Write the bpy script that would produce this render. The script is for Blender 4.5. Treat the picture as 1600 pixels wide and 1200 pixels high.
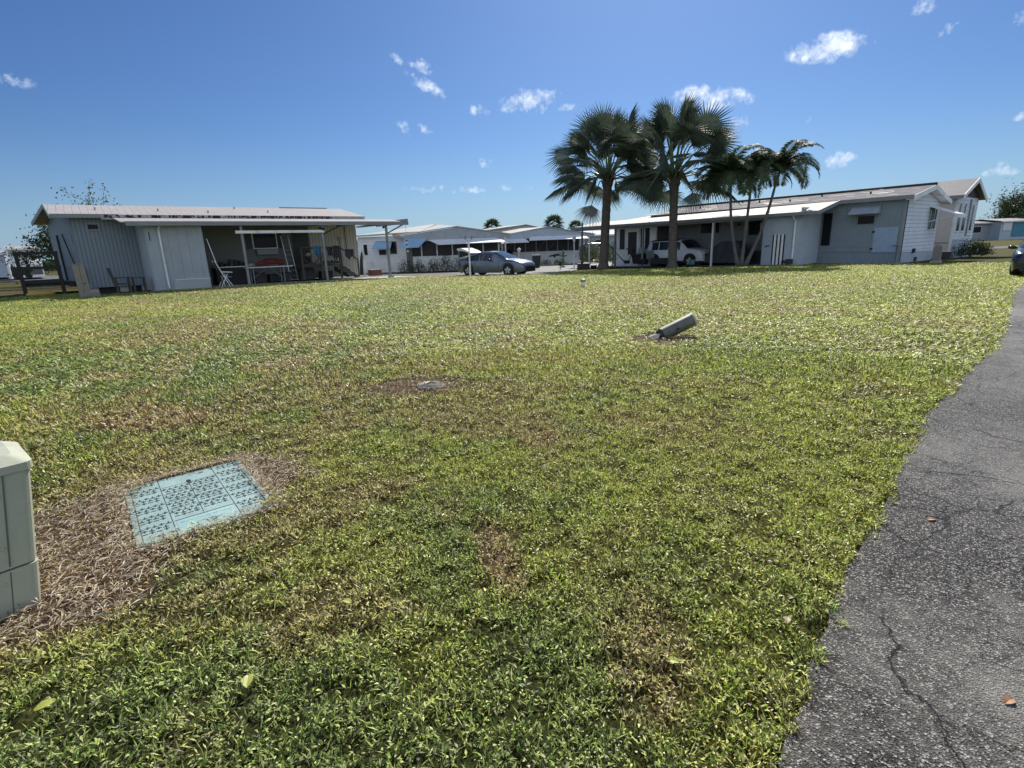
import bpy, bmesh, math, random
import numpy as np
from mathutils import Vector, Matrix
R_ = math.radians
random.seed(7)
for o in list(bpy.data.objects): bpy.data.objects.remove(o)
SC = bpy.context.scene
COL = SC.collection

# ------------------------------------------------------------ camera
EYE = 1.55
cd = bpy.data.cameras.new('camera'); cam = bpy.data.objects.new('camera', cd); COL.objects.link(cam)
cd.sensor_width = 36; cd.lens = 36*820/1600; cd.clip_start = 0.05; cd.clip_end = 6000
cam.matrix_world = Matrix.Translation((0, 0, EYE)) @ (Matrix.Rotation(math.pi/2-R_(14.69), 4, 'X') @ Matrix.Rotation(R_(-2), 4, 'Z'))
SC.camera = cam

# ------------------------------------------------------------ light
SUN_AZ, SUN_EL = 15.0, 43.0
SKY_STRENGTH = 0.1
EXPOSURE = 0.46
SC.view_settings.view_transform = 'Standard'; SC.view_settings.look = 'None'
SC.view_settings.exposure = EXPOSURE; SC.view_settings.gamma = 1
ld = bpy.data.lights.new('sun', 'SUN'); ld.energy = 5.0; ld.angle = R_(0.53); ld.color = (1, .95, .86)
sun = bpy.data.objects.new('sun', ld); COL.objects.link(sun)
sd = Vector((math.sin(R_(SUN_AZ))*math.cos(R_(SUN_EL)), math.cos(R_(SUN_AZ))*math.cos(R_(SUN_EL)), math.sin(R_(SUN_EL))))
sun.rotation_euler = sd.to_track_quat('Z', 'Y').to_euler(); sun.location = (0, 0, 60)
W = bpy.data.worlds.new('World'); SC.world = W; W.use_nodes = True
wn, wl = W.node_tree.nodes, W.node_tree.links
wn.clear()
wout = wn.new('ShaderNodeOutputWorld'); bg = wn.new('ShaderNodeBackground')
sky = wn.new('ShaderNodeTexSky'); sky.sky_type = 'NISHITA'; sky.sun_disc = False
sky.sun_elevation = R_(SUN_EL); sky.sun_rotation = R_(SUN_AZ)
sky.altitude = 0; sky.air_density = 1.0; sky.dust_density = .7; sky.ozone_density = 1.6
bg.inputs[1].default_value = SKY_STRENGTH
def wnode(t, **k):
    n = wn.new(t)
    for a, b in k.items(): setattr(n, a, b)
    return n
def wmath(op, a, b=None, clamp=False):
    n = wnode('ShaderNodeMath', operation=op, use_clamp=clamp)
    for i, s in enumerate((a, b)):
        if s is None: continue
        if isinstance(s, (int, float)): n.inputs[i].default_value = s
        else: wl.new(s, n.inputs[i])
    return n.outputs[0]
tc = wnode('ShaderNodeTexCoord')
# small fair weather clouds: (azimuth, elevation, half width, half height, tilt) in degrees, density
CLOUDS = [(29.1, 15.01, 2.74, 0.98, 0, 1.0), (2.68, 13.56, 2.82, 1.02, 0, 1.0), (6.27, 12.95, 0.98, 0.41, 0, 0.8), (19.91, 12.58, 3.12, 0.91, -8, 1.0), (22.28, 10.2, 0.94, 0.67, 0, 0.8), (-7.88, 16.77, 1.21, 0.64, -35, 0.75), (-7.22, 15.03, 2.06, 0.59, -30, 0.7), (-9.96, 17.14, 0.66, 0.38, -40, 0.75), (-39.44, 13.22, 1.1, 0.59, 0, 0.45), (-2.35, 12.89, 1.0, 0.55, 0, 0.55), (-9.75, 11.41, 0.77, 0.63, -40, 0.6), (-7.9, 11.24, 0.85, 0.49, -20, 0.65), (-1.82, 8.19, 1.04, 0.45, 0, 0.75), (30.37, 6.21, 1.11, 0.73, 0, 1.0), (31.67, 6.54, 0.6, 0.39, 0, 0.8), (41.79, 4.27, 1.01, 0.41, 0, 1.0), (41.63, 4.88, 0.42, 0.23, 0, 0.7), (37.08, 14.64, 0.81, 0.48, 15, 0.7), (35.19, 16.39, 1.11, 0.63, 20, 0.5), (42.24, 8.0, 0.41, 0.33, 0, 0.9), (-4.88, 5.8, 7.14, 0.38, 0, 0.42), (28.05, 9.84, 0.57, 0.38, 0, 0.4), (41.0, 14.47, 0.56, 0.61, 0, 0.45)]
nz = wnode('ShaderNodeTexNoise'); nz.inputs['Scale'].default_value = 34; nz.inputs['Detail'].default_value = 7; nz.inputs['Roughness'].default_value = .62
wl.new(tc.outputs['Generated'], nz.inputs['Vector'])
nz2 = wnode('ShaderNodeTexNoise'); nz2.inputs['Scale'].default_value = 110; nz2.inputs['Detail'].default_value = 4
wl.new(tc.outputs['Generated'], nz2.inputs['Vector'])
nmix = wmath('ADD', wmath('MULTIPLY', nz.outputs[0], .75), wmath('MULTIPLY', nz2.outputs[0], .25))
acc = None
for (az, el, hw, hh, tilt, den) in CLOUDS:
    a, e = R_(az), R_(el)
    cdir = Vector((math.sin(a)*math.cos(e), math.cos(a)*math.cos(e), math.sin(e)))
    t = Vector((math.cos(a), -math.sin(a), 0)); b = t.cross(cdir); b = b if b.z > 0 else -b
    t2 = t*math.cos(R_(tilt)) + b*math.sin(R_(tilt)); b2 = -t*math.sin(R_(tilt)) + b*math.cos(R_(tilt))
    def comp(vec, h):
        n = wnode('ShaderNodeVectorMath', operation='DOT_PRODUCT'); wl.new(tc.outputs['Generated'], n.inputs[0])
        n.inputs[1].default_value = vec/math.tan(R_(h)); return n.outputs['Value']
    hw, hh = hw*1.3, hh*1.3
    x, y = comp(t2, hw), wmath('SUBTRACT', comp(b2, hh), cdir.dot(b2)/math.tan(R_(hh)))
    x = wmath('SUBTRACT', x, cdir.dot(t2)/math.tan(R_(hw)))
    f = comp(cdir, 45)
    r2 = wmath('ADD', wmath('MULTIPLY', x, x), wmath('MULTIPLY', y, y))
    m = wmath('SUBTRACT', 1.0, r2)
    m = wmath('MULTIPLY', wmath('MAXIMUM', m, 0), wmath('GREATER_THAN', f, 0.3))
    m = wmath('MULTIPLY', m, den)
    acc = m if acc is None else wmath('MAXIMUM', acc, m)
# cloud amount = smooth of (envelope + noise)
amt = wmath('ADD', wmath('MULTIPLY', acc, 1.0), wmath('MULTIPLY', wmath('SUBTRACT', nmix, .5), 5.0))
amt = wmath('MULTIPLY', wmath('SUBTRACT', amt, .36), .95, True)
amt = wmath('MULTIPLY', amt, wmath('MULTIPLY', acc, 2.2, True), True)
# the deep blue of a dry polarised winter sky
tint = wnode('ShaderNodeMix', data_type='RGBA', blend_type='MULTIPLY'); tint.inputs['Factor'].default_value = 1
gam = wnode('ShaderNodeGamma'); gam.inputs[1].default_value = 1.12
wl.new(sky.outputs[0], gam.inputs[0]); wl.new(gam.outputs[0], tint.inputs['A']); tint.inputs['B'].default_value = (.225, .328, .482, 1)
# bright cloud bank added over the unseen northern sky, to lift the shaded walls
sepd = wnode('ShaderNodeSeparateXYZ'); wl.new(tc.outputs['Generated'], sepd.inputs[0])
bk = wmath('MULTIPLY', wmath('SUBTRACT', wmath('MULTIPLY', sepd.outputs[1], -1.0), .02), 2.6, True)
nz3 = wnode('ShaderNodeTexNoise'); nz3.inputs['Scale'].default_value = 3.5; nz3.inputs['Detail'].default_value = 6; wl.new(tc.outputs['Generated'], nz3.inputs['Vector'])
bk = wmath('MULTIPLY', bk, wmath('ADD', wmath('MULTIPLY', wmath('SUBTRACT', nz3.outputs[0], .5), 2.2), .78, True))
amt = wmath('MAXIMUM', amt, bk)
# paler air low over the horizon
hzf = wmath('SUBTRACT', 1.0, wmath('MULTIPLY', sepd.outputs[2], 4.5), True)
hzf = wmath('MULTIPLY', wmath('MULTIPLY', hzf, hzf), .55, True)
hmix = wnode('ShaderNodeMix', data_type='RGBA'); wl.new(hzf, hmix.inputs['Factor']); wl.new(tint.outputs['Result'], hmix.inputs['A']); hmix.inputs['B'].default_value = (3.0, 4.5, 6.2, 1)
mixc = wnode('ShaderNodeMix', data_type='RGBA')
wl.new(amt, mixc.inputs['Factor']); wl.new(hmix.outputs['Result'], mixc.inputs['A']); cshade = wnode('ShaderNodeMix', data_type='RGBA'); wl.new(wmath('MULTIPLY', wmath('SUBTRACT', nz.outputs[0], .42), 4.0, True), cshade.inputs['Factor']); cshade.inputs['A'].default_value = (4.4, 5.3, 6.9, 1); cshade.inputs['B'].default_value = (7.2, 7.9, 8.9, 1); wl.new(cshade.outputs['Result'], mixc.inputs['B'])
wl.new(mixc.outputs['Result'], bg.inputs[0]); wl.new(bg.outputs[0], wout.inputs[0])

# ------------------------------------------------------------ terrain and frames
def gz(y):
    t = min(1, max(0, (y-26)/16)); return -0.25*t*t*(3-2*t)
def gza(y):
    t = np.clip((y-26)/16, 0, 1); return -0.25*t*t*(3-2*t)
class Fr:
    """a building's own axes: origin on the ground, x along az, y along azv (degrees from +Y, clockwise)"""
    def __init__(s, o=(0, 0), az=90, azv=0):
        s.o = o; s.u = (math.sin(R_(az)), math.cos(R_(az))); s.v = (math.sin(R_(azv)), math.cos(R_(azv)))
    def w(s, x, y, z): return (s.o[0]+s.u[0]*x+s.v[0]*y, s.o[1]+s.u[1]*x+s.v[1]*y, z)
ID = Fr()
BASE = {}
def tag(o, label=None, cat=None, group=None, kind=None):
    if label: o['label'] = label
    if cat: o['category'] = cat
    if group: o['group'] = group
    if kind: o['kind'] = kind
    return o
def thing(name, label, cat, loc=(0, 0, 0), group=None):
    o = bpy.data.objects.new(name, None); COL.objects.link(o); o.location = loc; o.empty_display_size = .2
    BASE[o.name] = Vector(loc); return tag(o, label, cat, group)
class MB:
    def __init__(s, fr=ID): s.v = []; s.f = []; s.fr = fr
    def p(s, *pts): i = len(s.v); s.v += [s.fr.w(*q) for q in pts]; return i
    def face(s, *pts): i = s.p(*pts); s.f.append(tuple(range(i, i+len(pts)))); return s
    def box(s, x0, x1, y0, y1, z0, z1):
        i = s.p((x0, y0, z0), (x1, y0, z0), (x1, y1, z0), (x0, y1, z0), (x0, y0, z1), (x1, y0, z1), (x1, y1, z1), (x0, y1, z1))
        for q in ((0, 3, 2, 1), (4, 5, 6, 7), (0, 1, 5, 4), (1, 2, 6, 5), (2, 3, 7, 6), (3, 0, 4, 7)): s.f.append(tuple(i+k for k in q))
        return s
    def ext(s, a, b):
        n = len(a); i = s.p(*a); j = s.p(*b)
        s.f.append(tuple(range(i, i+n))); s.f.append(tuple(range(j+n-1, j-1, -1)))
        for k in range(n): s.f.append((i+k, i+(k+1) % n, j+(k+1) % n, j+k))
        return s
    def slab(s, pts, t):   # closed top polygon with thickness t downward
        return s.ext(pts, [(x, y, z-t) for x, y, z in pts])
    def tube(s, pts, r, n=8, cap=True):
        pts = [Vector(s.fr.w(*q)) for q in pts]
        rs = r if isinstance(r, (list, tuple)) else [r]*len(pts)
        rings = []
        up = Vector((0, 0, 1))
        for k, q in enumerate(pts):
            d = (pts[min(k+1, len(pts)-1)]-pts[max(k-1, 0)]).normalized()
            a = d.cross(up if abs(d.z) < .95 else Vector((0, 1, 0))).normalized(); b = d.cross(a)
            i = len(s.v)
            for m in range(n):
                t = 2*math.pi*m/n; w = q+(a*math.cos(t)+b*math.sin(t))*rs[k]; s.v.append(tuple(w))
            rings.append(i)
        for i, j in zip(rings, rings[1:]):
            for m in range(n): s.f.append((i+m, i+(m+1) % n, j+(m+1) % n, j+m))
        if cap:
            s.f.append(tuple(rings[0]+m for m in range(n))[::-1]); s.f.append(tuple(rings[-1]+m for m in range(n)))
        return s
    def bar(s, a, b, w=.04): return s.tube([a, b], w*.62, 4)
    def build(s, name, mat, parent=None, smooth=False, bevel=0, base=None, recalc=True, **kw):
        me = bpy.data.meshes.new(name)
        b = BASE[parent.name] if parent is not None else Vector(base if base is not None else (0, 0, 0))
        V = [tuple(Vector(q)-b) for q in s.v]
        me.from_pydata(V, [], s.f)
        bm = bmesh.new(); bm.from_mesh(me)
        if recalc: bmesh.ops.recalc_face_normals(bm, faces=bm.faces)
        if bevel: bmesh.ops.bevel(bm, geom=list(bm.edges), offset=bevel, segments=2, affect='EDGES', clamp_overlap=True, profile=.6)
        uvl = bm.loops.layers.uv.new('UVMap'); Z = Vector((0, 0, 1)); bm.normal_update()
        for f in bm.faces:
            n = f.normal
            if abs(n.z) > .985: t = Vector((s.fr.u[0], s.fr.u[1], 0))
            else: t = Z.cross(n).normalized()
            c = n.cross(t)
            if c.z < 0: c = -c; 
            for l in f.loops:
                q = l.vert.co+b; l[uvl].uv = (q.dot(t), q.dot(c))
            if smooth: f.smooth = True
        bm.to_mesh(me); bm.free()
        me.materials.append(mat)
        o = bpy.data.objects.new(name, me); COL.objects.link(o)
        BASE[o.name] = b
        if parent is not None: o.parent = parent
        else: o.location = b
        if smooth == 'auto':
            for f in me.polygons: f.use_smooth = True
        return tag(o, **kw) if kw else o
def copy_thing(root, loc, label, rz=0, scale=1):
    r = root.copy(); COL.objects.link(r); r.location = loc; r.rotation_euler = (0, 0, rz); r.scale = (scale,)*3; r['label'] = label
    for ch in root.children:
        c = ch.copy(); COL.objects.link(c); c.parent = r
        for g in ch.children:
            d = g.copy(); COL.objects.link(d); d.parent = c
    return r

# ------------------------------------------------------------ materials
def mat_new(name):
    m = bpy.data.materials.new(name); m.use_nodes = True
    nt = m.node_tree; return m, nt.nodes, nt.links, nt.nodes['Principled BSDF']
def nd(N, t, ins=None, **k):
    n = N.new(t)
    for a, b in k.items(): setattr(n, a, b)
    for a, b in (ins or {}).items(): n.inputs[a].default_value = b
    return n
def ramp(N, L, src, stops):
    n = N.new('ShaderNodeValToRGB'); e = n.color_ramp.elements
    e[0].position, e[0].color = stops[0][0], (*stops[0][1], 1)
    e[1].position, e[1].color = stops[-1][0], (*stops[-1][1], 1)
    for p, c in stops[1:-1]:
        q = e.new(p); q.color = (*c, 1)
    L.new(src, n.inputs[0]); return n.outputs[0]
def mixc_(N, L, f, a, b, mode='MIX'):
    n = N.new('ShaderNodeMix'); n.data_type = 'RGBA'; n.blend_type = mode
    for k, s in (('Factor', f), ('A', a), ('B', b)):
        if isinstance(s, (int, float)): n.inputs[k].default_value = s
        elif isinstance(s, tuple): n.inputs[k].default_value = (*s, 1)
        else: L.new(s, n.inputs[k])
    return n.outputs['Result']
def plain(name, col, rough=.6, metal=0, var=.12, scale=3, bump=0, spec=.5, stain=None):
    m, N, L, b = mat_new(name)
    t = nd(N, 'ShaderNodeTexCoord')
    n = nd(N, 'ShaderNodeTexNoise', {'Scale': scale, 'Detail': 6, 'Roughness': .65}); L.new(t.outputs['Object'], n.inputs['Vector'])
    c0 = tuple(max(0, c*(1-var)) for c in col); c1 = tuple(min(1, c*(1+var)) for c in col)
    c = ramp(N, L, n.outputs[0], [(.3, c0), (.7, c1)])
    if stain:
        n2 = nd(N, 'ShaderNodeTexNoise', {'Scale': scale*.6, 'Detail': 8, 'Roughness': .7}); L.new(t.outputs['Object'], n2.inputs['Vector'])
        f = ramp(N, L, n2.outputs[0], [(.5, (0, 0, 0)), (.72, (.8, .8, .8))]); c = mixc_(N, L, f, c, stain)
    L.new(c, b.inputs['Base Color'])
    b.inputs['Roughness'].default_value = rough; b.inputs['Metallic'].default_value = metal; b.inputs['Specular IOR Level'].default_value = spec
    if bump:
        bp = nd(N, 'ShaderNodeBump', {'Strength': bump, 'Distance': .02}); n3 = nd(N, 'ShaderNodeTexNoise', {'Scale': scale*8, 'Detail': 4})
        L.new(t.outputs['Object'], n3.inputs['Vector']); L.new(n3.outputs[0], bp.inputs['Height']); L.new(bp.outputs[0], b.inputs['Normal'])
    return m
def striped(name, col, period=.2, axis='x', duty=.12, dark=.55, rough=.55, bump=.6, stain=(.2, .2, .18), stain_amt=.35, kind='groove', spec=.35):
    """sheet siding: grooves every `period` metres along u (axis x) or overlapping boards along v (axis y)"""
    m, N, L, b = mat_new(name)
    uv = nd(N, 'ShaderNodeUVMap'); uv.uv_map = 'UVMap'
    sp = nd(N, 'ShaderNodeSeparateXYZ'); L.new(uv.outputs[0], sp.inputs[0])
    src = sp.outputs[0 if axis == 'x' else 1]
    d = nd(N, 'ShaderNodeMath', operation='DIVIDE'); L.new(src, d.inputs[0]); d.inputs[1].default_value = period
    fr = nd(N, 'ShaderNodeMath', operation='FRACT'); L.new(d.outputs[0], fr.inputs[0])
    f = fr.outputs[0]
    if kind == 'groove':
        g = ramp(N, L, f, [(0, (0, 0, 0)), (duty*.5, (.25, .25, .25)), (duty, (1, 1, 1)), (1-duty*.3, (1, 1, 1)), (1, (0, 0, 0))])
    else:   # lap board: slopes out towards its lower edge
        g = ramp(N, L, f, [(0, (.0, .0, .0)), (.05, (1, 1, 1)), (1, (.25, .25, .25))])
    t = nd(N, 'ShaderNodeTexCoord'); n = nd(N, 'ShaderNodeTexNoise', {'Scale': 1.3, 'Detail': 7, 'Roughness': .7}); L.new(t.outputs['Object'], n.inputs['Vector'])
    n2 = nd(N, 'ShaderNodeTexNoise', {'Scale': 14, 'Detail': 5, 'Roughness': .7}); 
    mp = nd(N, 'ShaderNodeMapping'); mp.inputs['Scale'].default_value = (1, 1, .12); L.new(t.outputs['Object'], mp.inputs[0]); L.new(mp.outputs[0], n2.inputs['Vector'])
    base = ramp(N, L, n.outputs[0], [(.3, tuple(c*.88 for c in col)), (.7, tuple(min(1, c*1.07) for c in col))])
    sf = ramp(N, L, n2.outputs[0], [(.52, (0, 0, 0)), (.8, (stain_amt,)*3)])
    base = mixc_(N, L, sf, base, stain)
    if kind == 'groove': gf = g
    else: gf = ramp(N, L, f, [(0, (0, 0, 0)), (.16, (1, 1, 1)), (1, (1, 1, 1))])
    base = mixc_(N, L, gf, tuple(c*dark for c in col), base)
    L.new(base, b.inputs['Base Color']); b.inputs['Roughness'].default_value = rough; b.inputs['Specular IOR Level'].default_value = spec
    bp = nd(N, 'ShaderNodeBump', {'Strength': bump, 'Distance': .02}); L.new(g, bp.inputs['Height']); L.new(bp.outputs[0], b.inputs['Normal'])
    return m
def glass(name, col=(.012, .015, .018), rough=.12):
    m, N, L, b = mat_new(name); b.inputs['Base Color'].default_value = (*col, 1); b.inputs['Roughness'].default_value = rough
    b.inputs['Specular IOR Level'].default_value = .12
    t = nd(N, 'ShaderNodeTexCoord'); n = nd(N, 'ShaderNodeTexNoise', {'Scale': 1.5}); L.new(t.outputs['Object'], n.inputs['Vector'])
    bp = nd(N, 'ShaderNodeBump', {'Strength': .05, 'Distance': .05}); L.new(n.outputs[0], bp.inputs['Height']); L.new(bp.outputs[0], b.inputs['Normal'])
    return m
M = {}
M['white'] = plain('white_paint', (.80, .81, .80), .5, var=.06, stain=(.42, .42, .38))
M['trim'] = plain('grey_trim', (.24, .26, .27), .5, var=.08)
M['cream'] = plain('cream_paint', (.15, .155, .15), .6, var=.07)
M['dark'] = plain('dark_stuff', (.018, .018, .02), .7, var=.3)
M['black'] = plain('black_plastic', (.012, .012, .013), .45, var=.2)
M['shade'] = plain('dark_interior', (.05, .05, .052), .8, var=.3)
M['concrete'] = plain('concrete', (.42, .41, .38), .85, var=.15, scale=2, bump=.3)
M['wood'] = plain('weathered_wood', (.075, .065, .055), .75, var=.3, scale=6, bump=.3)
M['darkwood'] = plain('dark_wood', (.022, .02, .018), .75, var=.3, scale=6)
M['alu'] = plain('aluminium', (.55, .56, .57), .35, metal=.6, var=.08)
M['beige'] = plain('beige_plastic', (.24, .22, .175), .5, var=.07, scale=5, stain=(.2, .19, .15))
M['gutter'] = plain('grey_gutter', (.22, .235, .25), .5, var=.1)
M['boxgreen'] = plain('grey_green_enamel', (.42, .43, .33), .5, var=.06, scale=2.2, stain=(.2, .22, .17))
M['red'] = plain('red_canvas', (.16, .022, .016), .7)
M['blue'] = plain('blue_plastic', (.05, .16, .3), .5)
M['teal'] = plain('teal_plastic', (.1, .3, .33), .5)
M['brown'] = plain('brown_plastic', (.12, .045, .03), .6)
M['greenstatue'] = plain('verdigris', (.12, .2, .17), .7)
M['cloth'] = plain('dark_cloth', (.05, .05, .06), .9, var=.4)
M['yellow'] = plain('yellow_plastic', (.4, .28, .05), .5)
M['rib_blue'] = striped('ribbed_siding', (.20, .245, .285), .16, 'x', .30, .62)
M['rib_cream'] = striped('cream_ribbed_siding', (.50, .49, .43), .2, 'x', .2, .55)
M['panel_blue'] = striped('panel_siding', (.36, .40, .44), .42, 'x', .025, .55, stain_amt=.25)
M['rib_fine'] = striped('fine_ribbed_siding', (.26, .31, .355), .105, 'x', .22, .6, stain_amt=.3)
M['lap'] = striped('lap_siding', (.70, .74, .80), .2, 'y', kind='lap', dark=.42, bump=.8, stain_amt=.2)
M['tan'] = striped('tan_panel_siding', (.66, .62, .57), .4, 'x', .02, .8, stain_amt=.2)
M['stucco'] = plain('blue_white_stucco', (.42, .48, .54), .75, var=.06, scale=2, bump=.25, stain=(.38, .41, .42))
M['whitewall'] = striped('white_siding', (.86, .87, .88), .25, 'y', kind='lap', dark=.8, bump=.3, stain_amt=.15)
M['roofwhite'] = striped('white_sheet_roof', (.36, .335, .33), .3, 'x', .06, .8, stain=(.16, .15, .15), stain_amt=.6, rough=.6, spec=.12)
M['roofdirty'] = plain('dirty_white_coating', (.38, .37, .36), .6, var=.3, scale=6, stain=(.07, .07, .07))
M['rooflight'] = striped('bare_sheet_roof', (.42, .38, .34), .4, 'x', .04, .75, stain=(.3, .26, .22), stain_amt=.5, spec=.1)
M['roofdark'] = plain('dark_roof_coating', (.15, .145, .155), .85, spec=.08, var=.25, scale=2.5, stain=(.26, .25, .25))
M['shingle'] = striped('taupe_shingles', (.2, .185, .18), .14, 'y', kind='lap', dark=.75, stain_amt=.3, spec=.08)
M['roofpale'] = striped('pale_metal_roof', (.42, .41, .38), .4, 'x', .05, .8, stain_amt=.4, spec=.12)
M['awning'] = striped('white_awning', (.88, .89, .9), .1, 'x', .15, .8, stain_amt=.15)
M['awnblue'] = striped('blue_awning', (.32, .5, .68), .1, 'x', .15, .8, stain_amt=.15)
M['glass'] = glass('window_glass'); M['screen'] = plain('dark_screen', (.03, .03, .032), .6, var=.2)
M['carglass'] = glass('car_glass', (.02, .03, .04), .04); M['carglass'].node_tree.nodes['Principled BSDF'].inputs['Specular IOR Level'].default_value = .6
M['tyre'] = plain('tyre_rubber', (.018, .018, .018), .85)
M['rim'] = plain('alloy_rim', (.5, .5, .52), .3, metal=.7)
M['rimdark'] = plain('dark_wheel', (.05, .05, .055), .4, metal=.5)
def carpaint(name, col, rough=.22, metal=.3):
    m, N, L, b = mat_new(name)
    t = nd(N, 'ShaderNodeTexCoord'); n = nd(N, 'ShaderNodeTexNoise', {'Scale': 2.2, 'Detail': 5}); L.new(t.outputs['Object'], n.inputs['Vector'])
    c = ramp(N, L, n.outputs[0], [(.35, tuple(x*.93 for x in col)), (.7, tuple(min(1, x*1.05) for x in col))]); L.new(c, b.inputs['Base Color'])
    b.inputs['Roughness'].default_value = rough; b.inputs['Metallic'].default_value = metal
    b.inputs['Coat Weight'].default_value = .6; b.inputs['Coat Roughness'].default_value = .06
    return m
M['paint_silver'] = carpaint('grey_blue_car_paint', (.13, .16, .205), .3, .5)
M['paint_white'] = carpaint('white_car_paint', (.6, .62, .64), .3, 0)
M['paint_dark'] = carpaint('dark_blue_car_paint', (.02, .025, .04))
M['paint_grey'] = carpaint('grey_car_paint', (.25, .25, .26))
M['lens'] = plain('lamp_lens', (.6, .62, .65), .1)
M['redlens'] = plain('red_lens', (.35, .02, .02), .15)

# ------------------------------------------------------------ ground
def vnoise(x, y, scale, seed):
    x = np.asarray(x)/scale+seed*17.3; y = np.asarray(y)/scale-seed*9.1
    xi = np.floor(x).astype(np.int64); yi = np.floor(y).astype(np.int64); fx = x-xi; fy = y-yi
    fx = fx*fx*(3-2*fx); fy = fy*fy*(3-2*fy)
    def h(a, b):
        n = (a*374761393+b*668265263+seed*974634777) & 0xffffffff
        n = ((n ^ (n >> 13))*1274126177) & 0xffffffff
        return ((n ^ (n >> 16)) & 0xffff)/65535.0
    return (h(xi, yi)*(1-fx)+h(xi+1, yi)*fx)*(1-fy)+(h(xi, yi+1)*(1-fx)+h(xi+1, yi+1)*fx)*fy
def fbm(x, y, scale, seed, oct=4):
    a = 0; w = 1; t = 0
    for k in range(oct): a = a+w*vnoise(x, y, scale/2**k, seed+k); t += w; w *= .55
    return a/t
def ss(x, a, b):
    t = np.clip((x-a)/(b-a), 0, 1); return t*t*(3-2*t)
EDGE = [(-1.6, -2.0), (-.3, 0), (.77, 1.23), (1.21, 1.74), (1.72, 2.29), (2.54, 3.21), (3.61, 4.32), (4.89, 5.51), (6.47, 6.89), (8.73, 9.17), (12.29, 12.87), (17.9, 18.3), (24, 24.6), (60, 58)]
EX = np.array([p[0]+.0 for p in EDGE]); EY = np.array([p[1] for p in EDGE])
def edge_x(y): return np.interp(y, EY, EX)+.10*(vnoise(y, y*0, .35, 3)-.5)+.06*(vnoise(y, y*0, .11, 8)-.5)+.08*(vnoise(y, y*0, 1.3, 5)-.5)
STREET = [(-70, 66), (-24, 42.5), (-6.2, 35.6), (-2.8, 32.6), (1.8, 30.2), (2.9, 30.9), (3.6, 33.5), (4.6, 37), (6.5, 40.2), (11, 47), (11.5, 50.5), (6, 50), (2.6, 47), (0.8, 43), (-4.6, 41.6), (-24, 51), (-70, 80)]
SLABS = {}
def inpoly(x, y, P):
    c = np.zeros(np.shape(x), bool); n = len(P)
    for i in range(n):
        x1, y1 = P[i]; x2, y2 = P[(i+1) % n]
        c ^= ((y1 > y) != (y2 > y)) & (x < (x2-x1)*(y-y1)/((y2-y1) or 1e-9)+x1)
    return c
LF = Fr((-17.0, 25.9), 52, -42)
RF = Fr((20.6, 28.9), -38, 232)      # y grows towards the lot
def fpoly(F, pts): return [F.w(x, y, 0)[:2] for x, y in pts]
LSLAB = fpoly(LF, [(2.4, -.25), (13.9, -.25), (13.9, 3.0), (2.4, 3.0)])
RSLAB = fpoly(RF, [(5.8, 2.45), (19.5, 2.45), (19.5, 0), (5.8, 0)])
# bare, straw covered spots: x, y, radius x, radius y, rotation, weight
STRAW = [(-2.25, 3.12, .60, .82, 35, 1), (-2.24, 2.3, .47, .60, 20, 1), (-1.05, 5.97, .62, .42, 0, 1), (2.45, 8.45, .5, .42, 0, 1)]
BROWN = [(-.1, 2.4, .12, .42, -15, .9), (.2, 4.1, .18, .25, 0, .8), (-3.6, 5.0, .75, .42, 20, .85), (-3.3, 7.4, .5, .6, 0, .6), (.5, 1.65, .16, .3, 20, .6), (-1.0, 3.2, .35, .2, -20, .6), (-.4, 7.2, 1.6, .35, 0, .55), (4.0, 14, 3.5, .9, 5, .6), (9.5, 21, 4, 1.2, -10, .5), (-13, 16, 1.5, 1, 0, .4), (2, 5.6, .8, .2, 0, .4), (-.9, 2.0, .2, .3, 0, .5), (0, 10.5, 1.2, .5, 0, .6), (-6, 12, 3, .6, 10, .45)]
GREEN = [(7.2, 15.8, 2.6, 1.8, 0, 1), (4.5, 7.5, 2.2, 1.6, 35, .6), (1.5, 2.8, .8, .9, 30, .6), (10, 12.5, 2, 3, 40, .7), (-.6, 1.5, .5, .5, 0, .5), (15, 22, 4, 5, 40, .7), (24, 30, 8, 5, 40, .8)]
def blobs(x, y, B):
    m = np.zeros(np.shape(x))
    n = fbm(x, y, .35, 41, 3)*.9+fbm(x, y, 1.6, 47, 3)*.5
    for cx, cy, rx, ry, rot, w in B:
        a = R_(rot); dx = (x-cx)*math.cos(a)-(y-cy)*math.sin(a); dy = (x-cx)*math.sin(a)+(y-cy)*math.cos(a)
        d = np.sqrt((dx/rx)**2+(dy/ry)**2)+(n-.7)*.9
        m = np.maximum(m, w*(1-ss(d, .75, 1.25)))
    return m
def lawn_color(x, y):
    """albedo of the sward (clover green, yellow grass, dry thatch) and the share of dry thatch"""
    n1 = fbm(x, y, 5.5, 1, 4); n2 = fbm(x, y, 1.3, 7, 4); n3 = fbm(x, y, .33, 11, 3)
    dry = ss(n1*.38+n2*.42+n3*.35, .50, .74)*.62
    dry = np.maximum(dry, blobs(x, y, BROWN))
    dry = dry*(1-.75*blobs(x, y, GREEN)); straw = blobs(x, y, STRAW); dry = np.maximum(dry, straw)
    yel = ss(fbm(x, y, 3.2, 23, 4)*.7+fbm(x, y, .6, 29, 3)*.3, .42, .66)
    right = ss(x+.25*y, -2, 9); yel = np.clip(yel*.8+.42*right+.12*ss(y, 5, 16), 0, 1)
    g = np.array([.150, .185, .052]); ye = np.array([.335, .345, .07]); br = np.array([.33, .205, .115])
    c = g[None]*(1-yel[:, None])+ye[None]*yel[:, None]
    c = c*(1-dry[:, None])+br[None]*dry[:, None]
    return c, dry, straw
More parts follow.
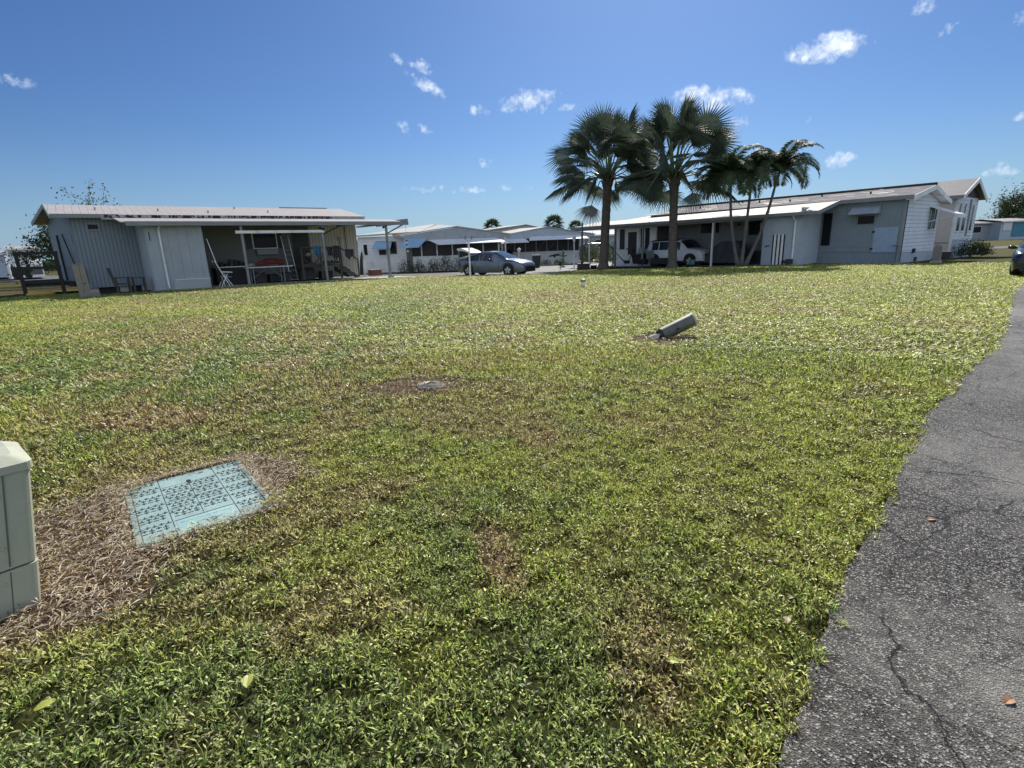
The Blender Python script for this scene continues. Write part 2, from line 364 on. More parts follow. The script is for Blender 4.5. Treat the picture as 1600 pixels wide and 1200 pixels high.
def color_attr(me, C, name='Col'):
    at = me.color_attributes.new(name, 'FLOAT_COLOR', 'POINT')
    A = np.ones((len(C), 4), np.float32); A[:, :3] = C; at.data.foreach_set('color', A.ravel())
# the lawn sheet: fine near the camera, coarse to the horizon
def grid_sheet():
    xs = np.concatenate([-np.geomspace(4000, 60, 14), np.arange(-55, -14, 1.0), np.arange(-14, 20, .22), np.arange(20, 56, 1.0), np.geomspace(60, 4000, 14)])
    ys = np.concatenate([-np.geomspace(4000, 12, 12), np.arange(-10, 0, 1.0), np.arange(0, 30, .22), np.arange(30, 70, 1.0), np.geomspace(75, 4000, 16)])
    X, Y = np.meshgrid(xs, ys); nx, ny = len(xs), len(ys)
    x, y = X.ravel(), Y.ravel()
    z = gza(y)
    near = (np.hypot(x, y) < 40)
    z = z-near*.010
    on = (x > edge_x(y)-.1) & (y < 60) & (y > -3) 
    z = z-.03*on*near
    V = np.stack([x, y, z], 1)
    me = bpy.data.meshes.new('lawn_ground')
    i = (np.arange(ny-1)[:, None]*nx+np.arange(nx-1)[None]).ravel()
    F = np.stack([i, i+1, i+1+nx, i+nx], 1)
    me.from_pydata(V.tolist(), [], F.tolist())
    c, d, s = lawn_color(x, y)
    color_attr(me, c)
    m, N, L, b = mat_new('sward_soil')
    at = N.new('ShaderNodeVertexColor'); at.layer_name = 'Col'
    t = nd(N, 'ShaderNodeTexCoord')
    n = nd(N, 'ShaderNodeTexNoise', {'Scale': 38, 'Detail': 6, 'Roughness': .75}); L.new(t.outputs['Object'], n.inputs['Vector'])
    n2 = nd(N, 'ShaderNodeTexNoise', {'Scale': 5, 'Detail': 8, 'Roughness': .75}); L.new(t.outputs['Object'], n2.inputs['Vector'])
    f = ramp(N, L, n.outputs[0], [(.35, (.10, .09, .08)), (.52, (.26, .25, .23)), (.70, (.6, .58, .5))])
    f2 = ramp(N, L, n2.outputs[0], [(.3, (.7, .7, .7)), (.7, (1.1, 1.1, 1.1))])
    c = mixc_(N, L, 1.0, at.outputs['Color'], f, 'MULTIPLY'); c = mixc_(N, L, 1.0, c, f2, 'MULTIPLY')
    L.new(c, b.inputs['Base Color']); b.inputs['Roughness'].default_value = .9; b.inputs['Specular IOR Level'].default_value = .1
    bp = nd(N, 'ShaderNodeBump', {'Strength': .8, 'Distance': .03}); L.new(n.outputs[0], bp.inputs['Height']); L.new(bp.outputs[0], b.inputs['Normal'])
    me.materials.append(m)
    o = bpy.data.objects.new('lawn_ground', me); COL.objects.link(o); tag(o, kind='structure')
grid_sheet()
# asphalt lane on the right
def asphalt_mat(name, base=(.044, .038, .033), dust=(.25, .235, .21), crack=True, detail=1.0):
    m, N, L, b = mat_new(name)
    t = nd(N, 'ShaderNodeTexCoord'); V = t.outputs['Object']
    agg = nd(N, 'ShaderNodeTexVoronoi', {'Scale': 150*detail, 'Randomness': 1}); L.new(V, agg.inputs['Vector'])
    ag2 = nd(N, 'ShaderNodeTexVoronoi', {'Scale': 190*detail, 'Randomness': 1}); L.new(V, ag2.inputs['Vector'])
    sep = nd(N, 'ShaderNodeSeparateColor'); L.new(agg.outputs['Color'], sep.inputs[0]); sep2 = nd(N, 'ShaderNodeSeparateColor'); L.new(ag2.outputs['Color'], sep2.inputs[0])
    stone = ramp(N, L, sep.outputs[0], [(.0, tuple(c*.2 for c in base)), (.45, tuple(c*.6 for c in base)), (.75, tuple(c*1.3 for c in base)), (.88, (.13, .12, .11)), (1.0, (.42, .40, .36))])
    pale = ramp(N, L, sep2.outputs[1], [(.955, (0, 0, 0)), (.965, (.8, .8, .8))]); stone = mixc_(N, L, pale, stone, (.40, .38, .34))
    n1 = nd(N, 'ShaderNodeTexNoise', {'Scale': .55, 'Detail': 7, 'Roughness': .6}); L.new(V, n1.inputs['Vector'])
    n2 = nd(N, 'ShaderNodeTexNoise', {'Scale': 7, 'Detail': 8, 'Roughness': .75}); L.new(V, n2.inputs['Vector'])
    df = nd(N, 'ShaderNodeMath', operation='ADD'); L.new(n1.outputs[0], df.inputs[0])
    h = nd(N, 'ShaderNodeMath', operation='MULTIPLY'); L.new(n2.outputs[0], h.inputs[0]); h.inputs[1].default_value = .45; L.new(h.outputs[0], df.inputs[1])
    dm = ramp(N, L, df.outputs[0], [(.66, (.0, .0, .0)), (.90, (.75, .75, .75))])
    c = mixc_(N, L, dm, stone, dust)
    # cracks: cell borders of a warped voronoi, at two sizes
    wn_ = nd(N, 'ShaderNodeTexNoise', {'Scale': 2.6, 'Detail': 3, 'Roughness': .45}); L.new(V, wn_.inputs['Vector'])
    wv = nd(N, 'ShaderNodeVectorMath', operation='MULTIPLY_ADD'); L.new(wn_.outputs['Color'], wv.inputs[0]); wv.inputs[1].default_value = (.42, .42, 0); wn2 = nd(N, 'ShaderNodeTexNoise', {'Scale': 16, 'Detail': 5, 'Roughness': .65}); L.new(V, wn2.inputs['Vector']); wv0 = nd(N, 'ShaderNodeVectorMath', operation='MULTIPLY_ADD'); L.new(wn2.outputs['Color'], wv0.inputs[0]); wv0.inputs[1].default_value = (.09, .09, 0); L.new(V, wv0.inputs[2]); L.new(wv0.outputs[0], wv.inputs[2])
    height = None
    for sc, wd, amt in ((.62, .0030, 1.0), (2.4, .0018, .9)):
        v = nd(N, 'ShaderNodeTexVoronoi', {'Scale': sc}, feature='DISTANCE_TO_EDGE'); L.new(wv.outputs[0], v.inputs['Vector'])
        g = ramp(N, L, v.outputs['Distance'], [(0, (1, 1, 1)), (wd*sc*.6, (.75, .75, .75)), (wd*sc*1.3, (0, 0, 0))])
        gate = nd(N, 'ShaderNodeTexNoise', {'Scale': 1.1 if sc < 1 else .8, 'Detail': 4}); 
        mp = nd(N, 'ShaderNodeMapping'); mp.inputs['Location'].default_value = (sc*7, 3, 0); L.new(V, mp.inputs[0]); L.new(mp.outputs[0], gate.inputs['Vector'])
        gg = ramp(N, L, gate.outputs[0], [(.44, (0, 0, 0)), (.56, (amt,)*3)] if sc > 1 else [(.37, (0, 0, 0)), (.47, (amt,)*3)])
        g = mixc_(N, L, 1.0, g, gg, 'MULTIPLY')
        c = mixc_(N, L, g, c, (.008, .008, .008))
        height = g if height is None else mixc_(N, L, 1.0, height, g, 'LIGHTEN')
    L.new(c, b.inputs['Base Color'])
    rr = ramp(N, L, n2.outputs[0], [(.3, (.45, .45, .45)), (.7, (.68, .68, .68))]); gl = ramp(N, L, sep.outputs[2], [(.86, (0, 0, 0)), (.9, (.8, .8, .8))]); rr = mixc_(N, L, gl, rr, (.22, .22, .22)); L.new(rr, b.inputs['Roughness'])
    b.inputs['Specular IOR Level'].default_value = .26
    bp = nd(N, 'ShaderNodeBump', {'Strength': 1.0, 'Distance': .007}); L.new(agg.outputs['Distance'], bp.inputs['Height'])
    bp2 = nd(N, 'ShaderNodeBump', {'Strength': .9, 'Distance': .02}, invert=True); L.new(height, bp2.inputs['Height']); L.new(bp.outputs[0], bp2.inputs['Normal'])
    L.new(bp2.outputs[0], b.inputs['Normal'])
    return m
def sheet(name, pts, z, mat, label=None, kind='structure', drop=.12, zf=None):
    zf = zf or gz
    m = MB(); m.ext([(x, y, zf(y)+z) for x, y in pts], [(x, y, zf(y)+z-drop) for x, y in pts])
    o = m.build(name, mat); tag(o, kind=kind); return o
ys = np.concatenate([np.arange(-2.5, 20, .12), np.arange(20, 58, 1)])
pts = [(float(edge_x(y)), float(y)) for y in ys]
aE = MB(); n = len(pts)
for i in range(n-1):
    (x0, y0), (x1, y1) = pts[i], pts[i+1]
    aE.face((x0, y0, gz(y0)+.004), (x0+11, y0-4, gz(y0)+.004), (x1+11, y1-4, gz(y1)+.004), (x1, y1, gz(y1)+.004))
    aE.face((x0, y0, gz(y0)-.06), (x0, y0, gz(y0)+.004), (x1, y1, gz(y1)+.004), (x1, y1, gz(y1)-.06))
bmw = aE.build('asphalt_road', asphalt_mat('old_asphalt'), recalc=False); tag(bmw, kind='structure')
M['street'] = asphalt_mat('street_asphalt', (.09, .09, .09), (.13, .13, .13), detail=.4)
M['street'].node_tree.nodes['Principled BSDF'].inputs['Specular IOR Level'].default_value = .15
def strip_sheet(name, P, z, mat):
    """polygon laid over the sloping ground, cut in bands across y so it follows the slope"""
    bm = bmesh.new(); vs = [bm.verts.new((x, y, 0)) for x, y in P]; bm.faces.new(vs)
    for yy in range(26, 60, 2):
        g = list(bm.verts)+list(bm.edges)+list(bm.faces); bmesh.ops.bisect_plane(bm, geom=g, plane_co=(0, yy, 0), plane_no=(0, 1, 0))
    for v in bm.verts: v.co.z = gz(v.co.y)+z
    bm.normal_update()
    for f in bm.faces:
        if f.normal.z < 0: f.normal_flip()
    me = bpy.data.meshes.new(name); bm.to_mesh(me); bm.free(); me.materials.append(mat)
    o = bpy.data.objects.new(name, me); COL.objects.link(o); return tag(o, kind='structure')
strip_sheet('street', STREET, .008, M['street'])
strip_sheet('concrete_driveway', [(2.2, 47.8), (6, 51), (12.5, 51.5), (20, 58), (20, 66), (9, 62), (4, 55)], .012, M['concrete'])
strip_sheet('carport_slab', LSLAB, .04, M['concrete']); strip_sheet('patio_slab', RSLAB, .04, M['concrete'])
strip_sheet('far_road', [(33, 47.5), (90, 66), (90, 72), (33, 51)], .01, M['street'])

# ------------------------------------------------------------ grass, clover and thatch (uncountable: one mesh each)
rng = np.random.default_rng(5)
def leaf_mat(name, trans=.35, rough=.42, spec=.5):
    m, N, L, b = mat_new(name)
    at = N.new('ShaderNodeVertexColor'); at.layer_name = 'Col'
    L.new(at.outputs['Color'], b.inputs['Base Color']); b.inputs['Roughness'].default_value = rough; b.inputs['Specular IOR Level'].default_value = spec
    if trans:
        tr = N.new('ShaderNodeBsdfTranslucent'); g = mixc_(N, L, 1.0, at.outputs['Color'], (1.6, 1.7, .9), 'MULTIPLY'); L.new(g, tr.inputs[0])
        mx = N.new('ShaderNodeMixShader'); mx.inputs[0].default_value = trans
        L.new(b.outputs[0], mx.inputs[1]); L.new(tr.outputs[0], mx.inputs[2]); L.new(mx.outputs[0], N['Material Output'].inputs[0])
    return m
def quads(name, P, A, T, Wd, C, mat, mid=.45, lift=0):
    """P roots, A side unit vectors, T tip vectors, Wd half widths: one kite shaped leaf each"""
    n = len(P); V = np.empty((n, 4, 3), np.float32)
    V[:, 0] = P; m = P+T*mid; m[:, 2] += lift
    V[:, 1] = m-A*Wd[:, None]; V[:, 3] = m+A*Wd[:, None]; V[:, 2] = P+T
    me = bpy.data.meshes.new(name); me.vertices.add(4*n); me.vertices.foreach_set('co', V.ravel())
    me.loops.add(4*n); me.loops.foreach_set('vertex_index', np.arange(4*n, dtype=np.int32))
    me.polygons.add(n); me.polygons.foreach_set('loop_start', np.arange(0, 4*n, 4, dtype=np.int32)); me.polygons.foreach_set('loop_total', np.full(n, 4, np.int32))
    me.update(); color_attr(me, np.repeat(C, 4, 0)); me.materials.append(mat)
    o = bpy.data.objects.new(name, me); COL.objects.link(o); return o
def scatter(dens0, rmin, rmax, half, rcap=9.5, ref=4., pw=2.6):
    """points over the lawn, thinning with distance from where the lot is seen"""
    rs = np.geomspace(rmin, rmax, 60); out = []
    for a, b in zip(rs[:-1], rs[1:]):
        r = (a+b)/2; s = min(max(r/ref, 1), rcap/ref); d = dens0/s**pw
        n = int(d*half*(b*b-a*a)); rr = np.sqrt(rng.uniform(a*a, b*b, n)); th = rng.uniform(-half, half, n)
        out.append(np.stack([rr*np.sin(th), rr*np.cos(th), np.full(n, s)], 1))
    return np.concatenate(out)
def on_lawn(x, y, m=0.0):
    ok = x < edge_x(y)-m+.11*(vnoise(x, y, .12, 77)-.25)
    ok &= ~inpoly(x, y, STREET) & ~inpoly(x, y, LSLAB) & ~inpoly(x, y, RSLAB)
    for P in (fpoly(LF, [(-2.4, 0.0), (2.4, 0.0), (2.4, 9), (-3.5, 9)]), fpoly(RF, [(-.1, -.0), (3.7, 0), (3.7, 2.5), (5.8, 2.5), (5.8, -6), (-.1, -6)])): ok &= ~inpoly(x, y, P)
    return ok & ~in_lid(x, y) & ~in_box(x, y)
LIDF = Fr((-2.127, 3.214), 51.3, 141.3)     # centre of the pit lid, x across, y towards camera
def in_lid(x, y):
    dx, dy = x-LIDF.o[0], y-LIDF.o[1]; u = dx*LIDF.u[0]+dy*LIDF.u[1]; v = dx*LIDF.v[0]+dy*LIDF.v[1]
    corner = (u+v*.8 < -.60) | (u+v > .76) | (-u+v > .80) | (u-v > .82)
    return (np.abs(u) < .37) & (np.abs(v) < .50) & ~corner
BOXF = Fr((-2.26, 2.16), 40, -50)
def in_box(x, y):
    dx, dy = x-BOXF.o[0], y-BOXF.o[1]; u = dx*BOXF.u[0]+dy*BOXF.u[1]; v = dx*BOXF.v[0]+dy*BOXF.v[1]
    return (u < .02) & (u > -.8) & (v > -.02) & (v < .5)
def make_grass():
    S = scatter(GRASS_DENS, .8, 34, R_(54)); x, y, s = S.T
    k = on_lawn(x, y); x, y, s = x[k], y[k], s[k]
    c, dry, straw = lawn_color(x, y); n = len(x)
    gap = ss(fbm(x, y, .075, 131, 2)+.25*(fbm(x, y, .4, 137, 2)-.5), .36, .56)
    keep = (rng.random(n) > straw*.93) & (rng.random(n) < np.where(s < 1.6, .22+.9*gap, 1)); x, y, s, c, dry = x[keep], y[keep], s[keep], c[keep], dry[keep]; n = len(x)
    clump = fbm(x, y, .11, 61, 2)
    tall = rng.random(n) < .36
    ln = np.where(tall, rng.uniform(.022, .05, n), rng.uniform(.013, .028, n))*s*(.75+.5*clump)
    wd = np.where(tall, .0022, .0041)*s*rng.uniform(.7, 1.3, n)
    az = rng.uniform(0, 2*np.pi, n); el = np.where(tall, rng.uniform(.35, 1.3, n), rng.uniform(-.15, .9, n))
    el *= np.where(s > 2, .6, 1)
    T = np.stack([np.cos(az)*np.cos(el), np.sin(az)*np.cos(el), np.sin(el)], 1)*ln[:, None]
    ro = rng.uniform(-.7, .7, n); A = np.stack([-np.sin(az)*np.cos(ro), np.cos(az)*np.cos(ro), np.sin(ro)], 1)
    dx, dy = x-LIDF.o[0], y-LIDF.o[1]; onlid = (np.abs(dx*LIDF.u[0]+dy*LIDF.u[1]) < .38) & (np.abs(dx*LIDF.v[0]+dy*LIDF.v[1]) < .515)
    hz0 = rng.random(n)
    z = gza(y)-.008+.028*onlid+clump**1.5*.062*np.minimum(s, 1.5)*hz0**.7
    P = np.stack([x, y, z], 1)
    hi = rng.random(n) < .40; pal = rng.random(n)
    lit = np.where(hi, rng.uniform(1.6, 3.2, n), rng.uniform(.18, .7, n))  # sunlit and shaded blades imitated by brightening or darkening their colour
    C = c*lit[:, None]; C = np.where((hi & (pal < .50-.16*(s-1)))[:, None], C*.62+np.array([.19, .18, .10]), C)       # sun glints on blades, painted into the leaf colour
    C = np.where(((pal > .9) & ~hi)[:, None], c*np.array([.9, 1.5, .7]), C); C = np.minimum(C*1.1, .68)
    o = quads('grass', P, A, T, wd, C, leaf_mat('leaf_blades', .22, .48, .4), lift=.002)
    tag(o, kind='stuff', label='creeping clover and patchy grass covering the open lot', cat='grass')
    # small white flowers and leaf glints painted as pale specks, in drifts
    S = scatter(700, .9, 22, R_(56), pw=1.9); x, y, s = S.T
    dr = ss(fbm(x, y, 2.2, 91, 3)*.6+fbm(x, y, .5, 95, 3)*.4, .54, .68)
    k = on_lawn(x, y) & (rng.random(len(x)) < dr*.95+.015); x, y, s = x[k], y[k], s[k]; n = len(x)
    az = rng.uniform(0, 2*np.pi, n); el = rng.uniform(-.2, .6, n); ln = rng.uniform(.005, .011, n)*np.minimum(s, 1.9)
    T = np.stack([np.cos(az)*np.cos(el), np.sin(az)*np.cos(el), np.sin(el)], 1)*ln[:, None]
    A = np.stack([-np.sin(az), np.cos(az), az*0], 1)
    P = np.stack([x, y, gza(y)+rng.uniform(.012, .035, n)*np.minimum(s, 1.6)], 1)
    C = np.tile(np.array([.62, .62, .52]), (n, 1))*rng.uniform(.6, 1.1, n)[:, None]
    o = quads('white_flowers_and_glints', P, A, T, ln*.38, C, leaf_mat('white_petals_and_glints', .3, .5, .4))
    tag(o, kind='stuff', label='tiny white flowers and painted leaf glints scattered in drifts through the lawn', cat='flowers')
def make_thatch():
    n = 60000
    x = rng.uniform(-3.6, 3.2, n); y = rng.uniform(1.2, 9.2, n)
    s = blobs(x, y, STRAW); b_ = blobs(x, y, BROWN)
    k = (rng.random(n) < s*1.0) & ~in_box(x, y) | (rng.random(n) < b_*.12)
    k &= (x < edge_x(y)-.05)
    li = in_lid(x, y); k &= (~li) | (rng.random(n) < .025)
    xs, ys = [x[k]], [y[k]]
    # dense ring close round the lid and cabinet
    m = 26000; a = rng.uniform(-3.6, -1.0, m); b = rng.uniform(1.3, 4.6, m); s2 = blobs(a, b, STRAW[:2])
    kk = (rng.random(m) < s2) & ~in_box(a, b) & ~in_lid(a, b); xs.append(a[kk]); ys.append(b[kk])
    m = 9000; u = rng.uniform(-.44, .44, m); v = rng.uniform(-.58, .58, m); wx = LIDF.o[0]+LIDF.u[0]*u+LIDF.v[0]*v; wy = LIDF.o[1]+LIDF.u[1]*u+LIDF.v[1]*v
    jag = .05*(vnoise(wx, wy, .06, 5)-.5)
    kk = (~in_lid(wx+jag, wy+jag)) | (np.abs(u) > .357+jag) | (np.abs(v) > .492+jag); xs.append(wx[kk]); ys.append(wy[kk])
    x = np.concatenate(xs); y = np.concatenate(ys); n = len(x)
    az = rng.uniform(0, 2*np.pi, n); el = rng.uniform(-.12, .35, n); ln = rng.uniform(.02, .085, n)
    T = np.stack([np.cos(az)*np.cos(el), np.sin(az)*np.cos(el), np.sin(el)], 1)*ln[:, None]
    ro = rng.uniform(-.9, .9, n); A = np.stack([-np.sin(az)*np.cos(ro), np.cos(az)*np.cos(ro), np.sin(ro)], 1)
    dx, dy = x-LIDF.o[0], y-LIDF.o[1]; inl = (np.abs(dx*LIDF.u[0]+dy*LIDF.u[1]) < .38) & (np.abs(dx*LIDF.v[0]+dy*LIDF.v[1]) < .515)
    P = np.stack([x, y, gza(y)+np.where(inl, .03, rng.uniform(.0, .024, n))], 1)
    base = np.array([[.50, .42, .32], [.36, .28, .20], [.17, .12, .085], [.60, .53, .43]])[rng.choice(4, n, p=[.34, .3, .2, .16])]
    o = quads('dry_thatch', P, A, T, rng.uniform(.0013, .0032, n), base*rng.uniform(.7, 1.2, n)[:, None], leaf_mat('straw', .2, .6, .3), mid=.5, lift=.006)
    tag(o, kind='stuff', label='dead brown grass clippings around the pit lid and bare spots', cat='dead grass')
GRASS_DENS = 19000
make_grass(); make_thatch()
# leaves fallen on the grass and lane
def fallen_leaf(x, y, rz, col, label, ln=.048):
    m = MB(); pts = []
    for i in range(7):
        t = i/6; w = .32*ln*math.sin(math.pi*min(1, t*.9+.05))**.8
        pts.append((t, w))
    for i in range(6):
        (a, wa), (b, wb) = pts[i], pts[i+1]; za, zb = .006*math.sin(3*a), .006*math.sin(3*b)
        m.face((a*ln, 0, za), (b*ln, 0, zb), (b*ln, wb, zb+.005), (a*ln, wa, za+.005)); m.face((a*ln, 0, za), (a*ln, -wa, za+.003), (b*ln, -wb, zb+.003), (b*ln, 0, zb))
    z0 = .035 if x < float(edge_x(np.array([y]))[0]) else .006
    for i, v in enumerate(m.v): c, s_ = math.cos(rz), math.sin(rz); m.v[i] = (x+v[0]*c-v[1]*s_, y+v[0]*s_+v[1]*c, z0+v[2])
    o = m.build('fallen_leaf', col, base=(x, y, z0)); tag(o, label, 'leaf', 'fallen leaves on the grass and lane')
yl = plain('yellow_leaf', (.30, .32, .06), .5); bl = plain('brown_leaf', (.3, .14, .06), .6); pl_ = plain('pale_leaf', (.32, .26, .17), .6)
fallen_leaf(-1.0, 1.57, 1.9, yl, 'pale yellow leaf stuck upright in the clover near the photo bottom left', .06)
fallen_leaf(-.75, 2.02, 2.6, yl, 'yellow curled leaf in the deep green clover left of the bare brown strip')
fallen_leaf(.54, 1.63, -.3, yl, 'yellow green leaf lying on the grass by the lower brown patch')
fallen_leaf(-1.71, 1.5, .8, yl, 'yellow leaf nearest the bottom left corner', .06)
fallen_leaf(1.08, 1.8, 1.1, pl_, 'pale tan leaf at the ragged lane edge, nearest the camera', .04)
fallen_leaf(1.16, 1.95, .2, pl_, 'small bleached leaf on the lane edge just beyond the tan leaf', .03)
fallen_leaf(2.27, 2.6, .1, bl, 'rust brown leaf litter in a crack of the asphalt lane', .05)
fallen_leaf(1.62, 1.42, .4, bl, 'rust brown leaf at the right end of the long asphalt crack', .045)
fallen_leaf(1.95, 2.72, 2.2, pl_, 'curled tan leaf where the asphalt crack meets the grass', .04)

# ------------------------------------------------------------ things on the lot
def lid():
    t = thing('pit_lid', 'flat turquoise plastic utility pit lid with cross pattern lying in dead grass', 'pit lid', (LIDF.o[0], LIDF.o[1], 0))
    lidm = plain('turquoise_lid', (.225, .32, .31), .55, var=.12, scale=7, bump=.25, stain=(.30, .41, .39))
    dk = plain('lid_slots', (.012, .03, .035), .8); lt = plain('lid_panel', (.24, .37, .36), .55, var=.1, scale=9, stain=(.42, .55, .55))
    MB(LIDF).box(-.37, .37, -.505, .505, -.05, .020).build('cover_plate', lidm, t, bevel=.006)
    sl = MB(LIDF)
    z0, z1 = .0195, .0222
    def mark(u, v, k):   # small slots in the shapes of crosses and tees
        a, b = .0155, .0034
        if k != 2: sl.box(u-b, u+b, v-a, v+a, z0, z1)
        h = {0: .0, 1: .012, 2: .004}[k]
        for s_ in (-1, 1): q = sorted((u+s_*(b+.0001 if k != 2 else .00005), u+s_*.0145)); sl.box(q[0], q[1], v+h-.0030, v+h+.0030, z0, z1)
    cols = [(-.265, -.47, 6, .158), (-.085, -.235, 4, .138), (.078, -.255, 4, .138), (.262, -.46, 6, .158)]
    for cu, v0, nb, dv in cols:
        for i in range(nb):
            v = v0+i*dv
            for r in range(3):
                for c in range(4 if r else 5):
                    u = cu+(c-(1.5 if r else 2))*.0355+(.0 if r != 2 else 0)
                    if abs(v+r*.038-.019) > .475: continue
                    mark(u, v-.036+r*.040, (c+r+i) % 2 if r < 2 else (0 if c % 2 else 2))
    for u in (-.172, .170): sl.box(u-.0014, u+.0014, -.5, .5, z0, z1)
    sl.box(-.0012-.003, .0012-.003, -.31, .27, z0, z1); sl.box(-.336, -.3335, -.48, .48, z0, z1); sl.box(.3335, .336, -.46, .46, z0, z1)
    sl.box(-.165, .165, .292, .2945, z0, z1); sl.box(-.165, .165, -.4905, -.488, z0, z1)
    for v in (-.31, -.17, -.03, .11): sl.box(-.165, .165, v-.001, v+.001, z0, z1-.0008)
    sl.build('slots', dk, t)
    MB(LIDF).box(-.012, .012, -.35, -.305, .0205, .0228).build('keyhole', M['black'], t)
    MB(LIDF).box(.075, .11, -.437, -.428, .0205, .0228).build('vent_slot', M['black'], t)
    pn = MB(LIDF); pn.box(-.155, .155, .305, .485, .0195, .0212); pn.build('name_panel', lt, t)
    for k, (s, v, sz) in enumerate((('BELOW UTILITIES ARE PHONE', .352, .030), ('AND BURIED TV', .405, .026))):
        cu = bpy.data.curves.new('lettering', 'FONT'); cu.body = s; cu.size = sz; cu.extrude = .0006; cu.align_x = 'CENTER'; cu.fill_mode = 'BOTH'
        tmp = bpy.data.objects.new('lettering', cu); COL.objects.link(tmp)
        dg = bpy.context.evaluated_depsgraph_get(); me = bpy.data.meshes.new_from_object(tmp.evaluated_get(dg)); bpy.data.objects.remove(tmp)
        wmax = max(abs(q.co.x) for q in me.vertices); sx = min(1, .14/wmax)
        for q in me.vertices:
            w = LIDF.w(q.co.x*sx, v-q.co.y, .0214+q.co.z); q.co = Vector(w)-BASE[t.name]
        me.materials.clear(); me.materials.append(plain('lettering_paint', (.16, .3, .32), .7))
        o = bpy.data.objects.new('lettering', me); COL.objects.link(o); o.parent = t; BASE[o.name] = BASE[t.name]
lid(); bpy.data.objects['pit_lid'].location.z = -.011
def cabinet():
    t = thing('utility_cabinet', 'grey green enamel utility cabinet with sloping cap at the left edge of the grass', 'utility box', (BOXF.o[0], BOXF.o[1], 0))
    W_, D_ = .62, .42
    def rr(x0, x1, y0, y1, z, r=.035, n=5):
        pts = []
        for cx, cy, a0 in ((x1-r, y1-r, 0), (x0+r, y1-r, 90), (x0+r, y0+r, 180), (x1-r, y0+r, 270)):
            for i in range(n): a = R_(a0+90*i/(n-1)); pts.append((cx+r*math.cos(a), cy+r*math.sin(a), z))
        return pts
    lean = lambda z: -.02*z
    def seg(name, z0, z1, g, mat, r=.035, bevel=0):
        m = MB(BOXF); a = rr(-W_-g, g, -g, D_+g, z0, r); b = rr(-W_-g, g, -g, D_+g, z1, r)
        a = [(x+.145*z, y, z) for x, y, z in a]; b = [(x+.145*z, y, z) for x, y, z in b]
        m.ext(a, b); return m.build(name, mat, t, smooth=False)
    base = seg('base', -.05, .205, .004, M['boxgreen']); body = seg('body', .213, .655, 0, M['boxgreen'])
    seg('gap', .19, .23, -.012, M['black'])
    m = MB(BOXF); a = rr(-W_-.008+.098, .008+.098, -.008, D_+.008, .650); b = rr(-W_-.008+.098, .008+.098, -.008, D_+.008, .685)
    c = [(x*.82+.05, .21+(y-.21)*.72, .720) for x, y, z in rr(-W_, 0, 0, D_, .715)]
    m.ext(a, b); m.ext(b, c); m.build('cap', M['boxgreen'], t)
    # joint between the door and the corner post, and its screws
    s = MB(BOXF)
    for zA, zB in ((.225, .645), (0, .198)):
        s.ext([(-.100+.145*zA, -.0045, zA), (-.095+.145*zA, -.0045, zA), (-.095+.145*zA, .002, zA), (-.100+.145*zA, .002, zA)], [(-.100+.145*zB, -.0045, zB), (-.095+.145*zB, -.0045, zB), (-.095+.145*zB, .002, zB), (-.100+.145*zB, .002, zB)])
    s.build('door_seam', plain('seam_shadow_gap', (.12, .13, .1), .6), t)
    for z in (.32, .56, .15):
        q = MB(BOXF); x = -.118+.145*z; q.tube([(x, .0, z), (x, -.008, z)], .0065, 8); q.build('screw', M['alu'], t)
cabinet()
def pipe():
    t = thing('leaning_pipe', 'short fat grey green pipe stub leaning over out of bare soil', 'pipe', (2.52, 8.6, 0))
    p0, p1 = Vector((2.50, 8.58, .055)), Vector((3.05, 8.70, .275))
    pm = plain('pipe_plastic', (.115, .12, .10), .5, var=.25, scale=7, stain=(.05, .05, .05)); cm = plain('pipe_rim', (.42, .44, .34), .5)
    m = MB(); m.tube([p0, p0+(p1-p0)*.5, p1], .112, 28, cap=False); m.build('tube_wall', pm, t, smooth=True)
    d = (p1-p0).normalized()
    m = MB(); m.tube([p1-d*.03, p1, p1+d*.012], [.115, .117, .10], 28); m.build('end_cap', cm, t, smooth=False)
    m = MB(); m.tube([p0-d*.05, p0-d*.001], [.09, .109], 20); m.build('lower_plug', M['black'], t)
    m = MB(); m.tube([p0+d*.25+Vector((0, -.113, .0)), p0+d*.30+Vector((0, -.114, .0))], .018, 4); m.build('label_plate', M['black'], t)
    m = MB(); m.v = []; a = Vector((2.28, 8.50, .02)); m.face((2.25, 8.52, .03), (2.42, 8.46, .02), (2.47, 8.52, .09), (2.33, 8.56, .06)); m.face((2.25, 8.52, .015), (2.42, 8.46, .005), (2.42, 8.46, .02), (2.25, 8.52, .03))
    m.build('broken_flange', M['concrete'], t)
pipe()
def coil():
    t = thing('pipe_stub', 'round ribbed pipe collar half sunk in a bare brown patch mid lawn', 'pipe', (-.95, 5.95, 0))
    pm = plain('ribbed_grey_pipe', (.11, .10, .085), .6, var=.3, scale=12)
    for k in range(5):
        m = MB(); n = 28; r = .19-.026*k; h = .035+.012*k; pts = []
        for i in range(n+1): a = 2*math.pi*i/n; pts.append((-.95+r*math.cos(a)*1.05, 5.95+r*math.sin(a), h-.02*math.cos(a)))
        m.tube(pts, .0095, 6); m.build('ring', pm, t, smooth=True)
    m = MB(); m.tube([(-.95, 5.95, -.02), (-.95, 5.95, .055)], [.19, .10], 24); m.build('core', M['dark'], t)
    m = MB(); m.tube([(-1.12, 5.86, .0), (-1.08, 5.9, .07), (-.98, 6.02, .10)], [.03, .028, .02], 8); m.build('broken_edge', plain('pale_pipe', (.3, .3, .22), .6), t, smooth=True)
coil(); bpy.data.objects['pipe_stub'].scale = (.78, .78, .42)
